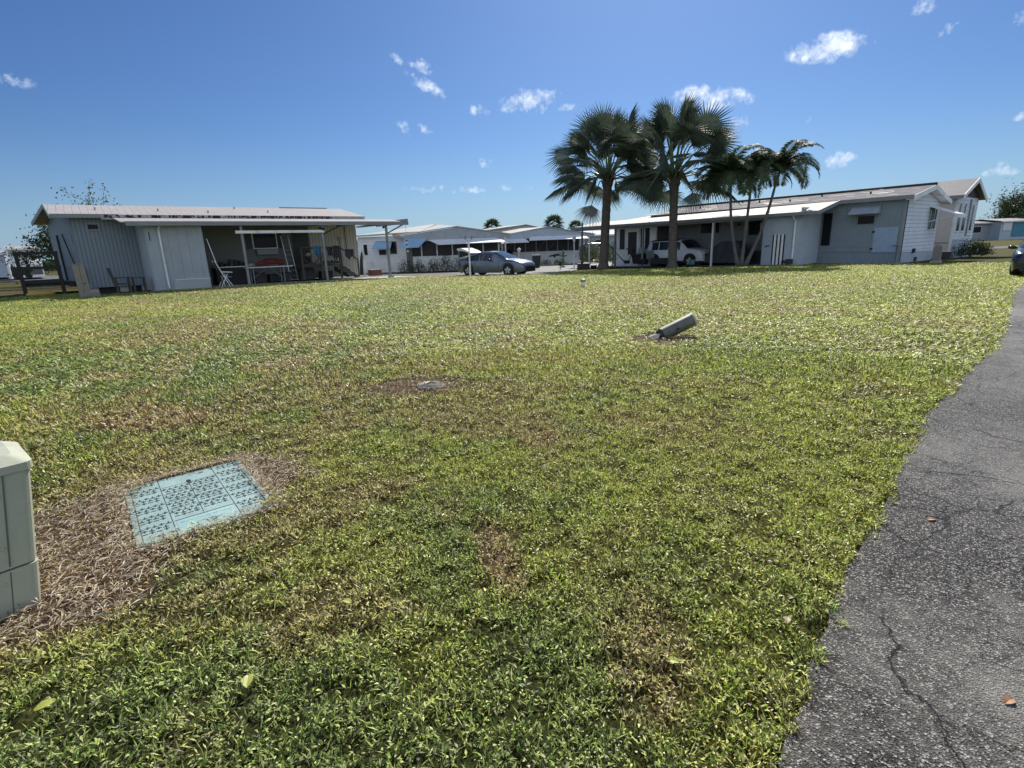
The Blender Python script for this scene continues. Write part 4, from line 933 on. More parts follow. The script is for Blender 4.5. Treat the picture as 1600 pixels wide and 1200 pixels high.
    m = MB(F); m.ext([(2.70, 2.86, 2.86), (2.70, .22, 3.44), (2.70, .22, 3.24), (2.70, 2.86, 2.64)], [(2.745, 2.86, 2.86), (2.745, .22, 3.44), (2.745, .22, 3.24), (2.745, 2.86, 2.64)]); m.build('bargeboard', M['trim'], t)
    MB(F).box(5.85, 21.0, 2.55, 2.62, 2.55, 2.74).build('beam', M['trim'], t)
    for x in (9.0, 14.45, 17.0, 20.4): MB(F).box(x-.05, x+.05, 2.53, 2.63, -.25, 2.55).build('post', M['white' if x == 9.0 else 'trim'], t)
    # store room at the near end of the carport
    wb(3.7, 5.82, 2.38, 2.5, -.02, 2.66, M['stucco'], 'shed_front'); wb(3.7, 3.82, .001, 2.379, -.02, 3.1, M['stucco'], 'shed_side'); wb(5.7, 5.82, .001, 2.379, -.02, 3.0, M['cream'], 'shed_side')
    d = MB(F); d.tube([(4.0, 2.92, 2.66), (4.0, 2.75, 2.5), (4.0, 2.55, 2.4), (4.0, 2.55, .1)], .05, 8); d.build('downpipe', M['white'], t)
    MB(F).box(4.12, 4.125, 2.501, 2.506, .1, 2.5).build('seam', M['trim'], t)
    MB(F).box(4.35, 5.45, 2.501, 2.507, 1.05, 1.06).build('seam', M['trim'], t)
    m = MB(F); m.tube([(5.62, 2.51, 1.0), (5.5, 2.56, 1.08), (5.36, 2.53, 1.08)], .025, 6); m.build('door_handle', M['dark'], t)
    m = MB(F); m.tube([(3.6, .12, .35), (3.4, .12, .35), (3.4, .12, 0)], .03, 6); m.build('drain_pipe', M['trim'], t)
    # windows
    window(t, F, 3.12, 3.55, 1.0, 2.75, .001, 1, glassm=M['glass'], frame=M['shade'], t=.03)
    w = window(t, F, .98, 1.78, 2.08, 2.5, .001, 1, frame=M['rib_fine'], t=.03)
    m = MB(F); m.ext([(.72, .03, 3.02), (2.12, .03, 3.02), (2.12, .60, 2.62), (.72, .60, 2.62)], [(.72, .03, 2.98), (2.12, .03, 2.98), (2.12, .58, 2.58), (.72, .58, 2.58)])
    m.face((.72, .03, 3.0), (.72, .6, 2.6), (.72, .03, 2.6)); m.build('window_awning', plain('faded_awning', (.34, .38, .44), .5, stain=(.3, .3, .3)), t)
    MB(F).box(-.2, .92, .001, .022, .56, 1.86).build('access_panel', plain('white_blue_panel', (.30, .40, .52), .6), t)
    for z in (.75, 1.65): MB(F).box(.88, 1.0, .022, .05, z-.05, z+.05).build('hinge', M['black'], t)
    window(t, F, 10.6, 11.5, 1.97, 2.75, .001, 1); window(t, F, 10.1, 10.35, 1.97, 2.75, .001, 1)
    window(t, F, 7.2, 8.0, 1.75, 2.55, .001, 1, frame=M['cream']); MB(F).box(7.2, 7.27, .02, .04, 1.8, 2.5).build('window_sash', M['white'], t)
    MB(F).tube([(8.7, .0, 2.45), (8.7, .15, 2.4)], .06, 8).build('wall_lamp', M['dark'], t)
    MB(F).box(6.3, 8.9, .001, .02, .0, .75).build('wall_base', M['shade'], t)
    window_x(t, F, -5.35, -4.95, 1.75, 2.85, X0-.001, -1, t=.04); window_x(t, F, -4.6, -4.2, 1.72, 2.85, X0-.001, -1, t=.04)
    m = MB(F); m.ext([(X0-.02, -5.5, 2.95), (X0-.02, -4.0, 2.95), (X0-1.35, -4.0, 2.45), (X0-1.35, -5.5, 2.45)], [(X0-.02, -5.5, 2.90), (X0-.02, -4.0, 2.90), (X0-1.33, -4.0, 2.40), (X0-1.33, -5.5, 2.40)])
    m.ext([(X0-1.35, -4.0, 2.46), (X0-1.35, -5.5, 2.46), (X0-1.35, -5.5, 2.26), (X0-1.35, -4.0, 2.26)], [(X0-1.37, -4.0, 2.46), (X0-1.37, -5.5, 2.46), (X0-1.37, -5.5, 2.26), (X0-1.37, -4.0, 2.26)]); m.bar((X0, -4.1, 2.1), (X0-1.2, -4.1, 2.38), .04); m.build('end_awning', M['white'], t)
    MB(F).box(X0-.1, X0-.002, -2.3, -2.05, .45, .68).build('outlet_box', M['dark'], t)
    MB(F).box(X0-.06, X0+.019, -2.9, -2.6, -.02, .2).build('crawl_vent', M['shade'], t)
    m = MB(F); m.tube([(X0-.05, .12, .92), (X0+.35, .12, .92)], .03, 6); m.tube([(X0+.0, .12, .9), (X0+.05, .14, -.02)], .035, 6); m.box(X0-.22, X0+.0, .05, .25, -.05, .06); m.build('standpipe', M['trim'], t)
    # closed in porch room
    wb(14.1, 17.8, 1.40, 1.5, -.25, 1.02, M['white'], 'porch_wall'); wb(14.1, 17.8, 1.40, 1.5, 2.52, 2.95, M['white'], 'porch_wall')
    for a, b in ((14.1, 14.68), (15.52, 15.6), (16.88, 16.98), (17.5, 17.8)): wb(a, b, 1.40, 1.5, 1.021, 2.519, M['white'], 'porch_wall')
    MB(F).box(17.68, 17.79, 0, 1.39, -.3, 2.95).build('porch_wall', M['white'], t); MB(F).box(14.1, 14.2, 0, 1.39, -.3, 3.0).build('porch_wall', M['cream'], t)
    MB(F).box(14.69, 15.50, 1.42, 1.45, 1.03, 2.51).build('porch_window', M['glass'], t); MB(F).box(15.1, 15.17, 1.46, 1.5, 1.03, 2.51).build('porch_mullion', M['white'], t); MB(F).box(16.99, 17.49, 1.42, 1.45, 1.03, 2.51).build('porch_window', M['screen'], t)
    dr = MB(F).box(15.61, 16.87, 1.46, 1.54, -.2, 2.6).build('screen_door', M['white'], t); MB(F).box(15.82, 16.62, 1.541, 1.556, .65, 2.28).build('door_panel', M['screen'], dr); MB(F).box(16.68, 16.73, 1.541, 1.60, 1.0, 1.14).build('door_handle', M['dark'], dr)
right_home()
F = RF
def panels():
    t = thing('shutter_panels', 'three upright white corrugated shutter panels with dark gaps leaning on the store room', 'panels', F.w(4.85, 2.6, 0))
    m = MB(F); m.box(4.5, 5.18, 2.53, 2.56, 0, 1.68); m.build('backing_panel', M['black'], t)
    for k in range(3): x = 4.56+.21*k; m = MB(F); m.ext([(x, 2.57, 0), (x+.13, 2.57, 0), (x+.1, 2.62, 0), (x+.03, 2.62, 0)], [(x, 2.57, 1.70), (x+.13, 2.57, 1.70), (x+.1, 2.62, 1.70), (x+.03, 2.62, 1.70)]); m.build('panel', M['white'], t)
    t = thing('foundation_vent', 'dark metal box on the ground at the foot of the store room', 'box', F.w(4.0, 2.6, 0)); MB(F).box(3.95, 4.25, 2.52, 2.8, 0, .32).build('housing', M['shade'], t); m = MB(F); m.tube([(4.3, 2.65, .18), (4.48, 2.65, .18)], .06, 8); m.build('spout', M['black'], t)
panels()
def cover():
    t = thing('covered_grill', 'bulky thing under a black cover on the patio right of the white car', 'covered grill', F.w(8.6, 1.5, 0))
    m = MB(F); prof = [(7.25, .04), (7.35, .75), (7.62, 1.32), (7.75, 1.42), (8.75, 1.42), (8.95, 1.3), (9.5, .85), (9.8, .5), (9.85, .04)]
    m.ext([(x, 1.0, z) for x, z in prof], [(x, 2.0, z) for x, z in prof]); m.build('cover', M['cloth'], t, bevel=.08)
cover()
def potted(x, y, name, label, pot, leaf, h, seed, n=14, r=.25, z=0, pr=.2):
    t = thing(name, label, 'plant', (x, y, z)); m = MB(); m.tube([(x, y, z), (x, y, z+.28), (x, y, z+.31)], [pr*.75, pr, pr*1.08], 12); m.build('pot', pot, t)
    rnd = random.Random(seed); m = MB()
    for k in range(n):
        a = rnd.uniform(0, 6.28); e = rnd.uniform(.5, 1.5); l = h*rnd.uniform(.6, 1); dx, dy = math.cos(a)*math.cos(e)*l, math.sin(a)*math.cos(e)*l; w = .03
        p0 = Vector((x, y, z+.3)); p2 = p0+Vector((dx, dy, l*math.sin(e)*.8)); p1 = p0+Vector((dx*.5, dy*.5, l*math.sin(e)*.62)); s = Vector((-math.sin(a), math.cos(a), 0))*w
        m.face(p0-s*.3, p1-s, p2, p1+s)
    m.build('foliage', leaf, t, recalc=False)
lgreen = leaf_mat('shrub_leaves', .3)
def attr_free_leaf(name, col, trans=.3):
    m, N, L, b = mat_new(name); t = nd(N, 'ShaderNodeTexCoord'); n = nd(N, 'ShaderNodeTexNoise', {'Scale': 2.5, 'Detail': 5, 'Roughness': .7}); L.new(t.outputs['Object'], n.inputs['Vector'])
    c = ramp(N, L, n.outputs[0], [(.3, tuple(x*.6 for x in col)), (.7, tuple(x*1.35 for x in col))]); L.new(c, b.inputs['Base Color']); b.inputs['Roughness'].default_value = .58; b.inputs['Specular IOR Level'].default_value = .3
    tr = N.new('ShaderNodeBsdfTranslucent'); L.new(c, tr.inputs[0]); mx = N.new('ShaderNodeMixShader'); mx.inputs[0].default_value = trans
    L.new(b.outputs[0], mx.inputs[1]); L.new(tr.outputs[0], mx.inputs[2]); L.new(mx.outputs[0], N['Material Output'].inputs[0]); return m
M['leaf'] = attr_free_leaf('green_leaf', (.07, .12, .035)); M['leafdark'] = attr_free_leaf('dark_green_leaf', (.035, .06, .022)); M['leafgrey'] = attr_free_leaf('grey_green_leaf', (.12, .15, .08))
M['frond'] = attr_free_leaf('fan_palm_frond', (.078, .105, .07), .28); M['feather'] = attr_free_leaf('feather_palm_frond', (.062, .092, .04), .28); M['deadfrond'] = attr_free_leaf('dead_frond', (.22, .19, .15), .3)
M['trunkfan'] = plain('fan_palm_trunk', (.125, .105, .085), .85, var=.35, scale=5, bump=.6); M['trunkpale'] = plain('pale_ringed_trunk', (.115, .11, .10), .8, var=.2, scale=4, bump=.3); M['shaft'] = plain('green_crownshaft', (.14, .2, .09), .5)
M['bark'] = plain('bark', (.13, .10, .08), .9, var=.35, scale=6, bump=.5)
bx, by, _ = RF.w(10.25, 2.75, 0); potted(bx, by, 'potted_plant', 'small sprig in a turquoise pot by the white car front wheel', M['teal'], M['leafdark'], .3, 2, pr=.2)
def hosecart():
    t = thing('wheelie_bin', 'black low bin with lid standing in front of the porch door', 'bin', F.w(15.3, 2.1, 0)); m = MB(F)
    m.ext([(14.75, 1.75, 0), (15.6, 1.75, 0), (15.6, 2.2, 0), (14.75, 2.2, 0)], [(14.65, 1.7, .62), (15.7, 1.7, .62), (15.7, 2.25, .62), (14.65, 2.25, .62)]); m.build('tub', M['black'], t); MB(F).box(14.6, 15.75, 1.68, 2.28, .63, .69).build('lid', M['black'], t)
    t = thing('glass_jar_bag', 'pale teal plastic bag bulging on top of the black bin by the porch', 'bag', F.w(15.0, 1.95, .69)); m = MB(F); m.tube([(15.0, 1.95, .70), (15.0, 1.95, .85), (14.95, 1.95, 1.05), (14.9, 1.95, 1.15)], [.25, .33, .26, .10], 10); m.build('sack', plain('teal_film', (.25, .4, .4), .3), t, smooth=True)
    t = thing('garden_hand_truck', 'tipped hand truck and hose tangle leaning between palm trunk and bin', 'hand truck', F.w(16.6, 2.4, 0))
    m = MB(F); m.bar((17.7, 2.3, 1.25), (16.2, 2.35, .12), .05); m.bar((17.5, 2.5, 1.3), (16.1, 2.55, .12), .05); m.bar((17.7, 2.3, 1.25), (17.6, 2.5, 1.3), .05); m.build('frame', M['black'], t)
    m = MB(F); m.bar((15.9, 2.35, .12), (15.55, 2.35, .75), .05); m.tube([(15.6, 2.35, .8), (15.4, 2.35, 1.0)], .09, 8); m.build('handle', M['black'], t)
    for x in (16.25, 16.0): m = MB(F); m.tube([(x, 2.2, .13), (x, 2.28, .13)], .13, 12); m.build('wheel', M['tyre'], t)
    t = thing('air_conditioner', 'grey boxed air conditioner standing on the patio beside the porch post', 'air conditioner', F.w(14.0, 2.0, 0)); MB(F).box(13.75, 14.4, 1.7, 2.2, .045, .95).build('casing', M['trim'], t)
    m = MB(F)
    for k in range(9): m.box(13.8, 14.35, 2.2, 2.212, .2+.075*k, .225+.075*k)
    m.build('grille', M['shade'], t)
    t = thing('storage_crate', 'low black crate on the patio behind the right palm trunk', 'crate', F.w(12.3, 2.8, 0)); MB(F).box(11.9, 13.4, 2.6, 3.0, 0, .38).build('tub', M['black'], t, bevel=.03); MB(F).box(11.88, 13.42, 2.58, 3.02, .385, .42).build('lid', M['black'], t)
    t = thing('plastic_tote', 'small dark tote on the ground left of the white car rear wheel', 'tote', F.w(14.2, 2.7, 0)); MB(F).box(13.95, 14.5, 2.55, 2.9, 0, .32).build('tub', M['black'], t)
    MB(F).box(13.93, 14.52, 2.53, 2.92, .325, .36).build('lid', M['shade'], t)
hosecart()

# ------------------------------------------------------------ second home on the right
def tan_home():
    F = RF; t = thing('mobile_home', 'tan home with taupe shingle gable and arched windows behind the clapboard end', 'house', F.w(-.6, -9, 0))
    Y = -9.0; YB = -14.0; X = -.48
    MB(F).box(X, 15, Y-.12, Y, .85, 3.68).build('wall', M['tan'], t); MB(F).box(X+.005, 15, Y-.14, Y-.02, -.1, .849).build('skirting', M['tan'], t); MB(F).box(X-.0, 15, Y-.1, Y+.012, .82, .87).build('belt_trim', M['trim'], t)
    m = MB(F); m.ext([(X, Y-.121, 1.0), (X, YB, .9), (X, YB, 3.6), (X, (Y+YB)/2, 4.55), (X, Y-.121, 3.68)], [(X+.12, Y-.121, 1.0), (X+.12, YB, .9), (X+.12, YB, 3.6), (X+.12, (Y+YB)/2, 4.55), (X+.12, Y-.121, 3.68)]); m.build('gable_wall', M['lap'], t)
    m = MB(F); m.ext([(X+.02, Y-.141, -.3), (X+.02, YB, -.3), (X+.02, YB, .899), (X+.02, Y-.141, .998)], [(X+.12, Y-.141, -.3), (X+.12, YB, -.3), (X+.12, YB, .899), (X+.12, Y-.141, .998)]); m.build('skirting', M['stucco'], t)
    MB(F).box(X-.02, X+.1, Y-.1, Y+.02, .0, 3.68).build('corner_trim', M['white'], t)
    ym = (Y+YB)/2; m = MB(F); m.slab([(X-.34, Y+.35, 3.66), (15, Y+.35, 3.66), (15, ym, 4.75), (X-.34, ym, 4.75)], .1); m.slab([(X-.34, ym, 4.75), (15, ym, 4.75), (15, YB-.35, 3.6), (X-.34, YB-.35, 3.6)], .1); m.build('roof', M['shingle'], t)
    m = MB(F); m.ext([(X-.39, Y+.4, 3.68), (X-.39, ym, 4.78), (X-.39, ym, 4.5), (X-.39, Y+.4, 3.42)], [(X-.345, Y+.4, 3.68), (X-.345, ym, 4.78), (X-.345, ym, 4.5), (X-.345, Y+.4, 3.42)])
    m.ext([(X-.39, ym, 4.78), (X-.39, YB-.4, 3.6), (X-.39, YB-.4, 3.34), (X-.39, ym, 4.5)], [(X-.345, ym, 4.78), (X-.345, YB-.4, 3.6), (X-.345, YB-.4, 3.34), (X-.345, ym, 4.5)]); m.build('bargeboard', M['white'], t)
    MB(F).box(X-.34, 15, Y+.351, Y+.39, 3.45, 3.66).build('fascia', M['trim'], t)
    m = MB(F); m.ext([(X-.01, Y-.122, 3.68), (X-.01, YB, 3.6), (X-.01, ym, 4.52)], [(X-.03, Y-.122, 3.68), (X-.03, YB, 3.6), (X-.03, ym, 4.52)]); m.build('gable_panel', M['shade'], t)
    for y0 in (-10.05, -11.2, -13.0):
        fr = MB(F); n = 8; w = .62 if y0 > -12 else .5; za, zb = 1.55, 3.0
        arc = lambda r: [(y0+w/2+r*math.cos(math.pi*k/n), zb+r*.7*math.sin(math.pi*k/n)) for k in range(n+1)]
        out = [(y0+w+.06, za-.06)]+arc(w/2+.06)+[(y0-.06, za-.06)]; inn = [(y0+w, za)]+arc(w/2)+[(y0, za)]
        fr.ext([(X-.002, a, b) for a, b in out], [(X-.05, a, b) for a, b in out]); o = fr.build('arched_window', M['white'], t)
        g = MB(F); g.ext([(X-.051, a, b) for a, b in inn], [(X-.06, a, b) for a, b in inn]); g.build('pane', M['glass'], o)
        if y0 > -12: MB(F).box(X-.075, X-.061, y0+.12, y0+.30, 2.35, 3.1).build('blind', M['white'], o)
    MB(F).box(X-.08, X-.001, -12.1, -11.95, 1.2, 3.5).build('corner_trim', M['trim'], t)
tan_home()
def rockpost():
    x, y, _ = RF.w(-1.75, -1.15, 0); F = Fr((x, y), -38, 232); t = thing('service_post', 'brown grey round topped service post standing free on the grass by the clapboard end', 'utility post', (x, y, 0))
    prof = [(-.17, 0), (-.17, .72)]+[(-.17*math.cos(math.pi*k/8), .75+.12*math.sin(math.pi*k/8)) for k in range(9)]+[(.17, .72), (.17, 0)]
    m = MB(F); m.ext([(a, -.10, b) for a, b in prof], [(a, .10, b) for a, b in prof]); m.build('post_body', plain('weathered_grey_brown', (.26, .23, .20), .8, var=.2, scale=6), t)
    MB(F).box(-.22, .22, -.15, .15, -.03, .05).build('foot', M['concrete'], t)
    x, y, _ = RF.w(-1.2, -5.4, 0); F = Fr((x, y), -38, 232); t = thing('ground_box', 'low dark green equipment box on the grass between the two right homes', 'utility box', (x, y, 0))
    MB(F).box(-.22, .22, -.2, .2, 0, .36).build('casing', M['shade'], t, bevel=.04); MB(F).box(-.24, .24, -.22, .22, .361, .40).build('lid', M['shade'], t, bevel=.01)
rockpost()

# ------------------------------------------------------------ plants
def kites(parent_name, pts, dirs, ln, wd, mat, parent=None, seed=0, base=None):
    r = np.random.default_rng(seed); n = len(pts); az = r.uniform(0, 6.283, n)
    T = dirs*ln[:, None]; A = np.cross(dirs, r.normal(size=(n, 3))); A /= np.linalg.norm(A, axis=1)[:, None]
    P = pts-np.array(base if base is not None else (0, 0, 0)); V = np.empty((n, 4, 3)); V[:, 0] = P; V[:, 1] = P+T*.45-A*wd[:, None]; V[:, 3] = P+T*.45+A*wd[:, None]; V[:, 2] = P+T
    me = bpy.data.meshes.new(parent_name); me.from_pydata(V.reshape(-1, 3).tolist(), [], np.arange(4*n).reshape(n, 4).tolist()); me.materials.append(mat)
    o = bpy.data.objects.new(parent_name, me); COL.objects.link(o)
    if parent is not None: o.parent = parent
    return o
def leafy_tree(x, y, h, rad, label, seed, mat, z0=0, n=6000, leaf=.12, branches=9, dens_lo=.35, name='tree', squash=.75, trunk_r=.14, clump=None, cat='tree', depth=3):
    t = thing(name, label, cat, (x, y, z0)); rnd = random.Random(seed); r = np.random.default_rng(seed)
    m = MB(); top = Vector((x, y, z0+h*.45)); m.tube([(x, y, z0-.1), (x+.05, y, z0+h*.2), tuple(top)], [trunk_r*1.3, trunk_r, trunk_r*.8], 8)
    tips = []
    for k in range(branches):
        a = 6.283*k/branches+rnd.uniform(-.3, .3); e = rnd.uniform(dens_lo, 1.4); l = rad*rnd.uniform(.75, 1.1)
        d = Vector((math.cos(a)*math.cos(e), math.sin(a)*math.cos(e), math.sin(e)*squash*h*.5/rad*1.0))*l
        s = Vector((x, y, z0+h*rnd.uniform(.25, .45))); mid = s+d*.5+Vector((rnd.uniform(-.2, .2), rnd.uniform(-.2, .2), .1*l)); end = s+d
        m.tube([tuple(s), tuple(mid), tuple(end)], [trunk_r*.5, trunk_r*.3, trunk_r*.08], 6)
        for q in range(depth*2):
            f = rnd.uniform(.35, 1); b = s.lerp(end, f); e2 = b+Vector((rnd.gauss(0, 1), rnd.gauss(0, 1), rnd.gauss(.3, .8)))*rad*.22
            m.tube([tuple(b), tuple(e2)], [trunk_r*.14, trunk_r*.04], 4); tips.append((b, e2))
        tips.append((mid, end))
    m.build('trunk', M['bark'], t, smooth=True)
    k = len(tips); per = n//k; P = []; cs = clump or rad*.13
    for b, e2 in tips:
        f = r.uniform(.3, 1.08, per)[:, None]; w = r.uniform(.2, 1.3)
        P.append(np.array(b)*(1-f)+np.array(e2)*f+r.normal(size=(per, 3))*cs*w)
    P = np.concatenate(P); D = r.normal(size=P.shape); D[:, 2] -= .3; D /= np.linalg.norm(D, axis=1)[:, None]
    kites('crown', P, D, r.uniform(.6, 1.3, len(P))*leaf, r.uniform(.2, .35, len(P))*leaf, mat, t, seed, base=(x, y, z0)); return t
def bush(x, y, rx, ry, h, label, seed, mat=None, z0=0, n=1500, leaf=.09, cat='bush', name='bush'):
    t = thing(name, label, cat, (x, y, z0)); r = np.random.default_rng(seed)
    m = MB(); 
    for k in range(7): a = r.uniform(0, 6.28); m.tube([(x, y, z0-.05), (x+math.cos(a)*rx*.5, y+math.sin(a)*ry*.5, z0+h*.6)], [.03, .008], 5)
    m.build('stems', M['bark'], t)
    u = r.normal(size=(n, 3)); u /= np.linalg.norm(u, axis=1)[:, None]; u[:, 2] = np.abs(u[:, 2]); lump = 1+.22*np.sin(u[:, 0]*5+seed)*np.cos(u[:, 1]*4+seed*2)
    P = u*r.uniform(.5, 1.03, n)[:, None]*lump[:, None]*np.array([rx, ry, h])+np.array([x, y, z0])
    D = u+r.normal(size=(n, 3))*.8; D /= np.linalg.norm(D, axis=1)[:, None]
    kites('foliage', P, D, r.uniform(.6, 1.3, n)*leaf, r.uniform(.2, .4, n)*leaf, mat or M['leafdark'], t, seed, base=(x, y, z0)); return t
def fan(m, c, d, up, Rr, droop, rnd, nseg=44, spread=145, fold=0):
    """one costapalmate blade: pleated, split at the tips"""
    d = d.normalized(); s = d.cross(up).normalized(); nn = s.cross(d).normalized()
    for k in range(nseg):
        th = R_(-spread+2*spread*(k+.5)/nseg); dt = R_(spread/nseg); r = Rr*(1-.28*(abs(math.degrees(th))/spread)**2)*rnd.uniform(.9, 1.05)
        def P(a, rr, off=0):
            q = d*math.cos(a)+s*math.sin(a); cup = -.22*(abs(math.sin(a)))*rr+fold*abs(math.sin(a))*-.5*rr
            v = c+q*rr+nn*(cup+off); v.z -= droop*(rr/Rr)**2.2*Rr*.38; return v
        a0, a1, a2 = P(th-dt*.96, r*.46), P(th, r*.52, .035*Rr), P(th+dt*.96, r*.46); tip = P(th+rnd.uniform(-.03, .03), r); tip.z -= .05*Rr*rnd.random()
        i = len(m.v); m.v += [tuple(c), tuple(a0), tuple(a1), tuple(a2), tuple(tip)]; m.f += [(i, i+1, i+2), (i, i+2, i+3), (i+1, i+4, i+2), (i+2, i+4, i+3)]
def fan_palm(x, y, z0, hub, seed, label, trunk_r, fronds, tilt=(0, 0), Lp=(2.4, 3.1), Rf=(1.55, 1.9), extra=()):
    t = thing('palm_tree', label, 'palm', (x, y, z0)); rnd = random.Random(seed)
    m = MB(); n = 26; pts = []; rs = []
    for i in range(n):
        f = i/(n-1); pts.append((x+tilt[0]*f, y+tilt[1]*f, z0-.1+(hub-z0)*f)); rs.append(trunk_r*(1+.75*max(0, 1-f*9)**2-.12*f+(.035 if i % 2 else -.02)))
    m.tube(pts, rs, 16); m.build('trunk', M['trunkfan'], t, smooth=True)
    H = Vector((x+tilt[0], y+tilt[1], hub)); pm = MB(); cm = MB()
    m = MB()
    for k in range(26): a = k*2.4; z = hub-.9+k*.045; p = Vector((x+tilt[0]*.95, y+tilt[1]*.95, z)); q = p+Vector((math.cos(a), math.sin(a), 1.1))*(.28+.02*k); m.tube([tuple(p+Vector((math.cos(a), math.sin(a), 0))*trunk_r*.6), tuple(q)], [.09, .04], 5)
    m.build('leaf_bases', M['trunkfan'], t)
    for k in range(fronds):
        a = k*2.39996+rnd.uniform(-.2, .2); f = (k+.5)/fronds
        e = R_(86-100*f**1.0+rnd.uniform(-7, 7)); L = rnd.uniform(*Lp)*(1-.12*max(0, f-.6)); Rr = rnd.uniform(*Rf)
        d = Vector((math.cos(a)*math.cos(e), math.sin(a)*math.cos(e), math.sin(e)))
        L *= 1+.16*max(0, math.sin(e)); end = H+d*L; mid = H+d*L*.5+Vector((0, 0, .14*L*max(0, math.cos(e)))); end.z -= .05*L*math.cos(e)
        pm.tube([tuple(H+d*.1), tuple(mid), tuple(end)], [.055, .04, .026], 5)
        dd = (end-mid).normalized()
        up = Vector((-math.cos(a)*math.sin(e), -math.sin(a)*math.sin(e), math.cos(e)))+Vector((rnd.gauss(0, .75), rnd.gauss(0, .75), rnd.gauss(0, .3)))
        fan(cm, end, dd, up, Rr, .22+.35*max(0, f-.3), rnd)
    pm.build('petioles', M['shaft'], t, smooth=True); cm.build('crown', M['frond'], t, recalc=False)
    for (p1, p2, Rr, mt) in extra:
        m = MB(); m.tube([tuple(H), tuple((H+Vector(p1))/2+Vector((0, 0, .7))), p1], [.05, .04, .03], 5); o = m.build('hanging_petiole', M[mt], t, smooth=True)
        m = MB(); fan(m, Vector(p1), Vector(p2)-Vector(p1), Vector((0, -1, .2)), Rr, .2, rnd, spread=75, nseg=26, fold=1); m.build('hanging_frond', M[mt], t, recalc=False)
fan_palm(6.8, 38.3, gz(38.3), 5.75, 4, 'left of the two big fan palms, thick trunk and grey green crown', .32, 35, (.25, 0), Lp=(2.4, 3.1), Rf=(1.7, 2.0), extra=[((5.9, 38.0, 4.1), (5.6, 37.9, 2.6), 1.55, 'deadfrond')])
fan_palm(10.45, 34.1, gz(34.1), 5.25, 9, 'right of the two big fan palms, in front of the white boxy car', .27, 35, (-.1, 0), Lp=(2.4, 3.0), Rf=(1.6, 1.9), extra=[((11.4, 33.8, 4.35), (11.75, 33.6, 3.1), 1.35, 'frond')])
def feather_palm(base, top, seed, label, fronds=22, L=2.55, bend=(0, 0)):
    t = thing('palm_tree', label, 'palm', base); rnd = random.Random(seed); m = MB(); n = 16; B, T = Vector(base), Vector(top); pts = []; rs = []
    for i in range(n): f = i/(n-1); q = B.lerp(T, f)+Vector((bend[0], bend[1], 0))*math.sin(math.pi*f); pts.append(tuple(q)); rs.append(.105*(1-.45*f)+(.006 if i % 2 else 0)+.05*max(0, 1-f*8))
    m.tube(pts, rs, 10); m.build('trunk', M['trunkpale'], t, smooth=True)
    m = MB(); dn = (T-B).normalized(); m.tube([tuple(T-dn*.05), tuple(T+dn*.25), tuple(T+dn*.7)], [.075, .085, .04], 8); m.build('crownshaft', M['shaft'], t, smooth=True)
    H = T+dn*.6; rm = MB(); cm = MB()
    for k in range(fronds):
        a = k*2.39996+rnd.uniform(-.3, .3); e0 = R_(82-72*(k+.5)/fronds+rnd.uniform(-6, 6)); LL = L*rnd.uniform(.85, 1.1); pts = []; p = H.copy(); e = e0; st = 14
        for i in range(st+1):
            pts.append(p.copy()); p = p+Vector((math.cos(a)*math.cos(e), math.sin(a)*math.cos(e), math.sin(e)))*LL/st; e -= R_(8.3)*(.45+i/st*1.35)
        rm.tube([tuple(q) for q in pts], [.028*(1-.85*i/st) for i in range(st+1)], 4, cap=False)
        side = Vector((-math.sin(a), math.cos(a), 0))
        for i in range(1, 78):
            f = i/78*st*.995; j = int(f); q = pts[j].lerp(pts[min(j+1, st)], f-j); d = (pts[min(j+1, st)]-pts[j]).normalized(); fr_ = i/78
            l = .70*math.sin(math.pi*min(1, fr_*.82+.14))**.7*rnd.uniform(.85, 1.1)
            for s in (-1, 1):
                v = (side*s*.85+d*.55+Vector((0, 0, .25-.2*rnd.random()))).normalized(); m1 = q+v*l*.5; tp = q+v*l+Vector((0, 0, -.28*l)); wv = d*.028
                cm.face(tuple(q), tuple(m1-wv), tuple(tp), tuple(m1+wv))
    rm.build('ribs', M['shaft'], t, smooth=True); cm.build('crown', M['feather'], t, recalc=False)
tb = (13.6, 31.3)
feather_palm((13.45, 31.35, -.03), (12.75, 31.4, 4.3), 1, 'leftmost of three slender feather palms fanning from one spot, nearest the fan palm', bend=(-.15, 0))
feather_palm((13.62, 31.3, -.03), (13.85, 31.3, 4.3), 2, 'middle of three slender feather palms, almost upright trunk', bend=(.0, 0), fronds=21, L=2.4)
feather_palm((13.8, 31.2, -.03), (15.15, 31.1, 4.55), 3, 'rightmost of three slender feather palms, leaning right with long arching fronds', fronds=22, L=2.5, bend=(.18, 0))
# small things by the street corner
x, y = 5.9, 38.6
x, y = 5.4, 38.4; t = thing('potted_plant', 'bare thin stem in a black square pot left of the big palm trunk', 'plant', (x, y, gz(y))); MB(Fr((x, y))).box(-.42, .42, -.3, .3, gz(y), gz(y)+.42).build('pot', M['black'], t); m = MB(); m.tube([(x-.1, y, gz(y)+.3), (x-.12, y, 1.6), (x-.08, y, 3.0)], [.09, .07, .05], 8); m.build('stem', M['trunkpale'], t, smooth=True)
t = thing('black_pot', 'low black pot between the square pot and the palm trunk', 'pot', (6.2, 38.5, gz(38.5))); m = MB(); m.tube([(6.15, 38.5, gz(38.5)), (6.15, 38.5, .02), (6.15, 38.5, .05)], [.18, .24, .25], 10); m.build('pot_body', M['black'], t)
x, y = 3.9, 40.1; leafy_tree(x, y, .95, .35, 'tiny staked sapling in the grass tip at the street corner', 5, M['leaf'], gz(y), n=260, leaf=.11, branches=4, name='sapling', trunk_r=.02, cat='sapling', depth=1)
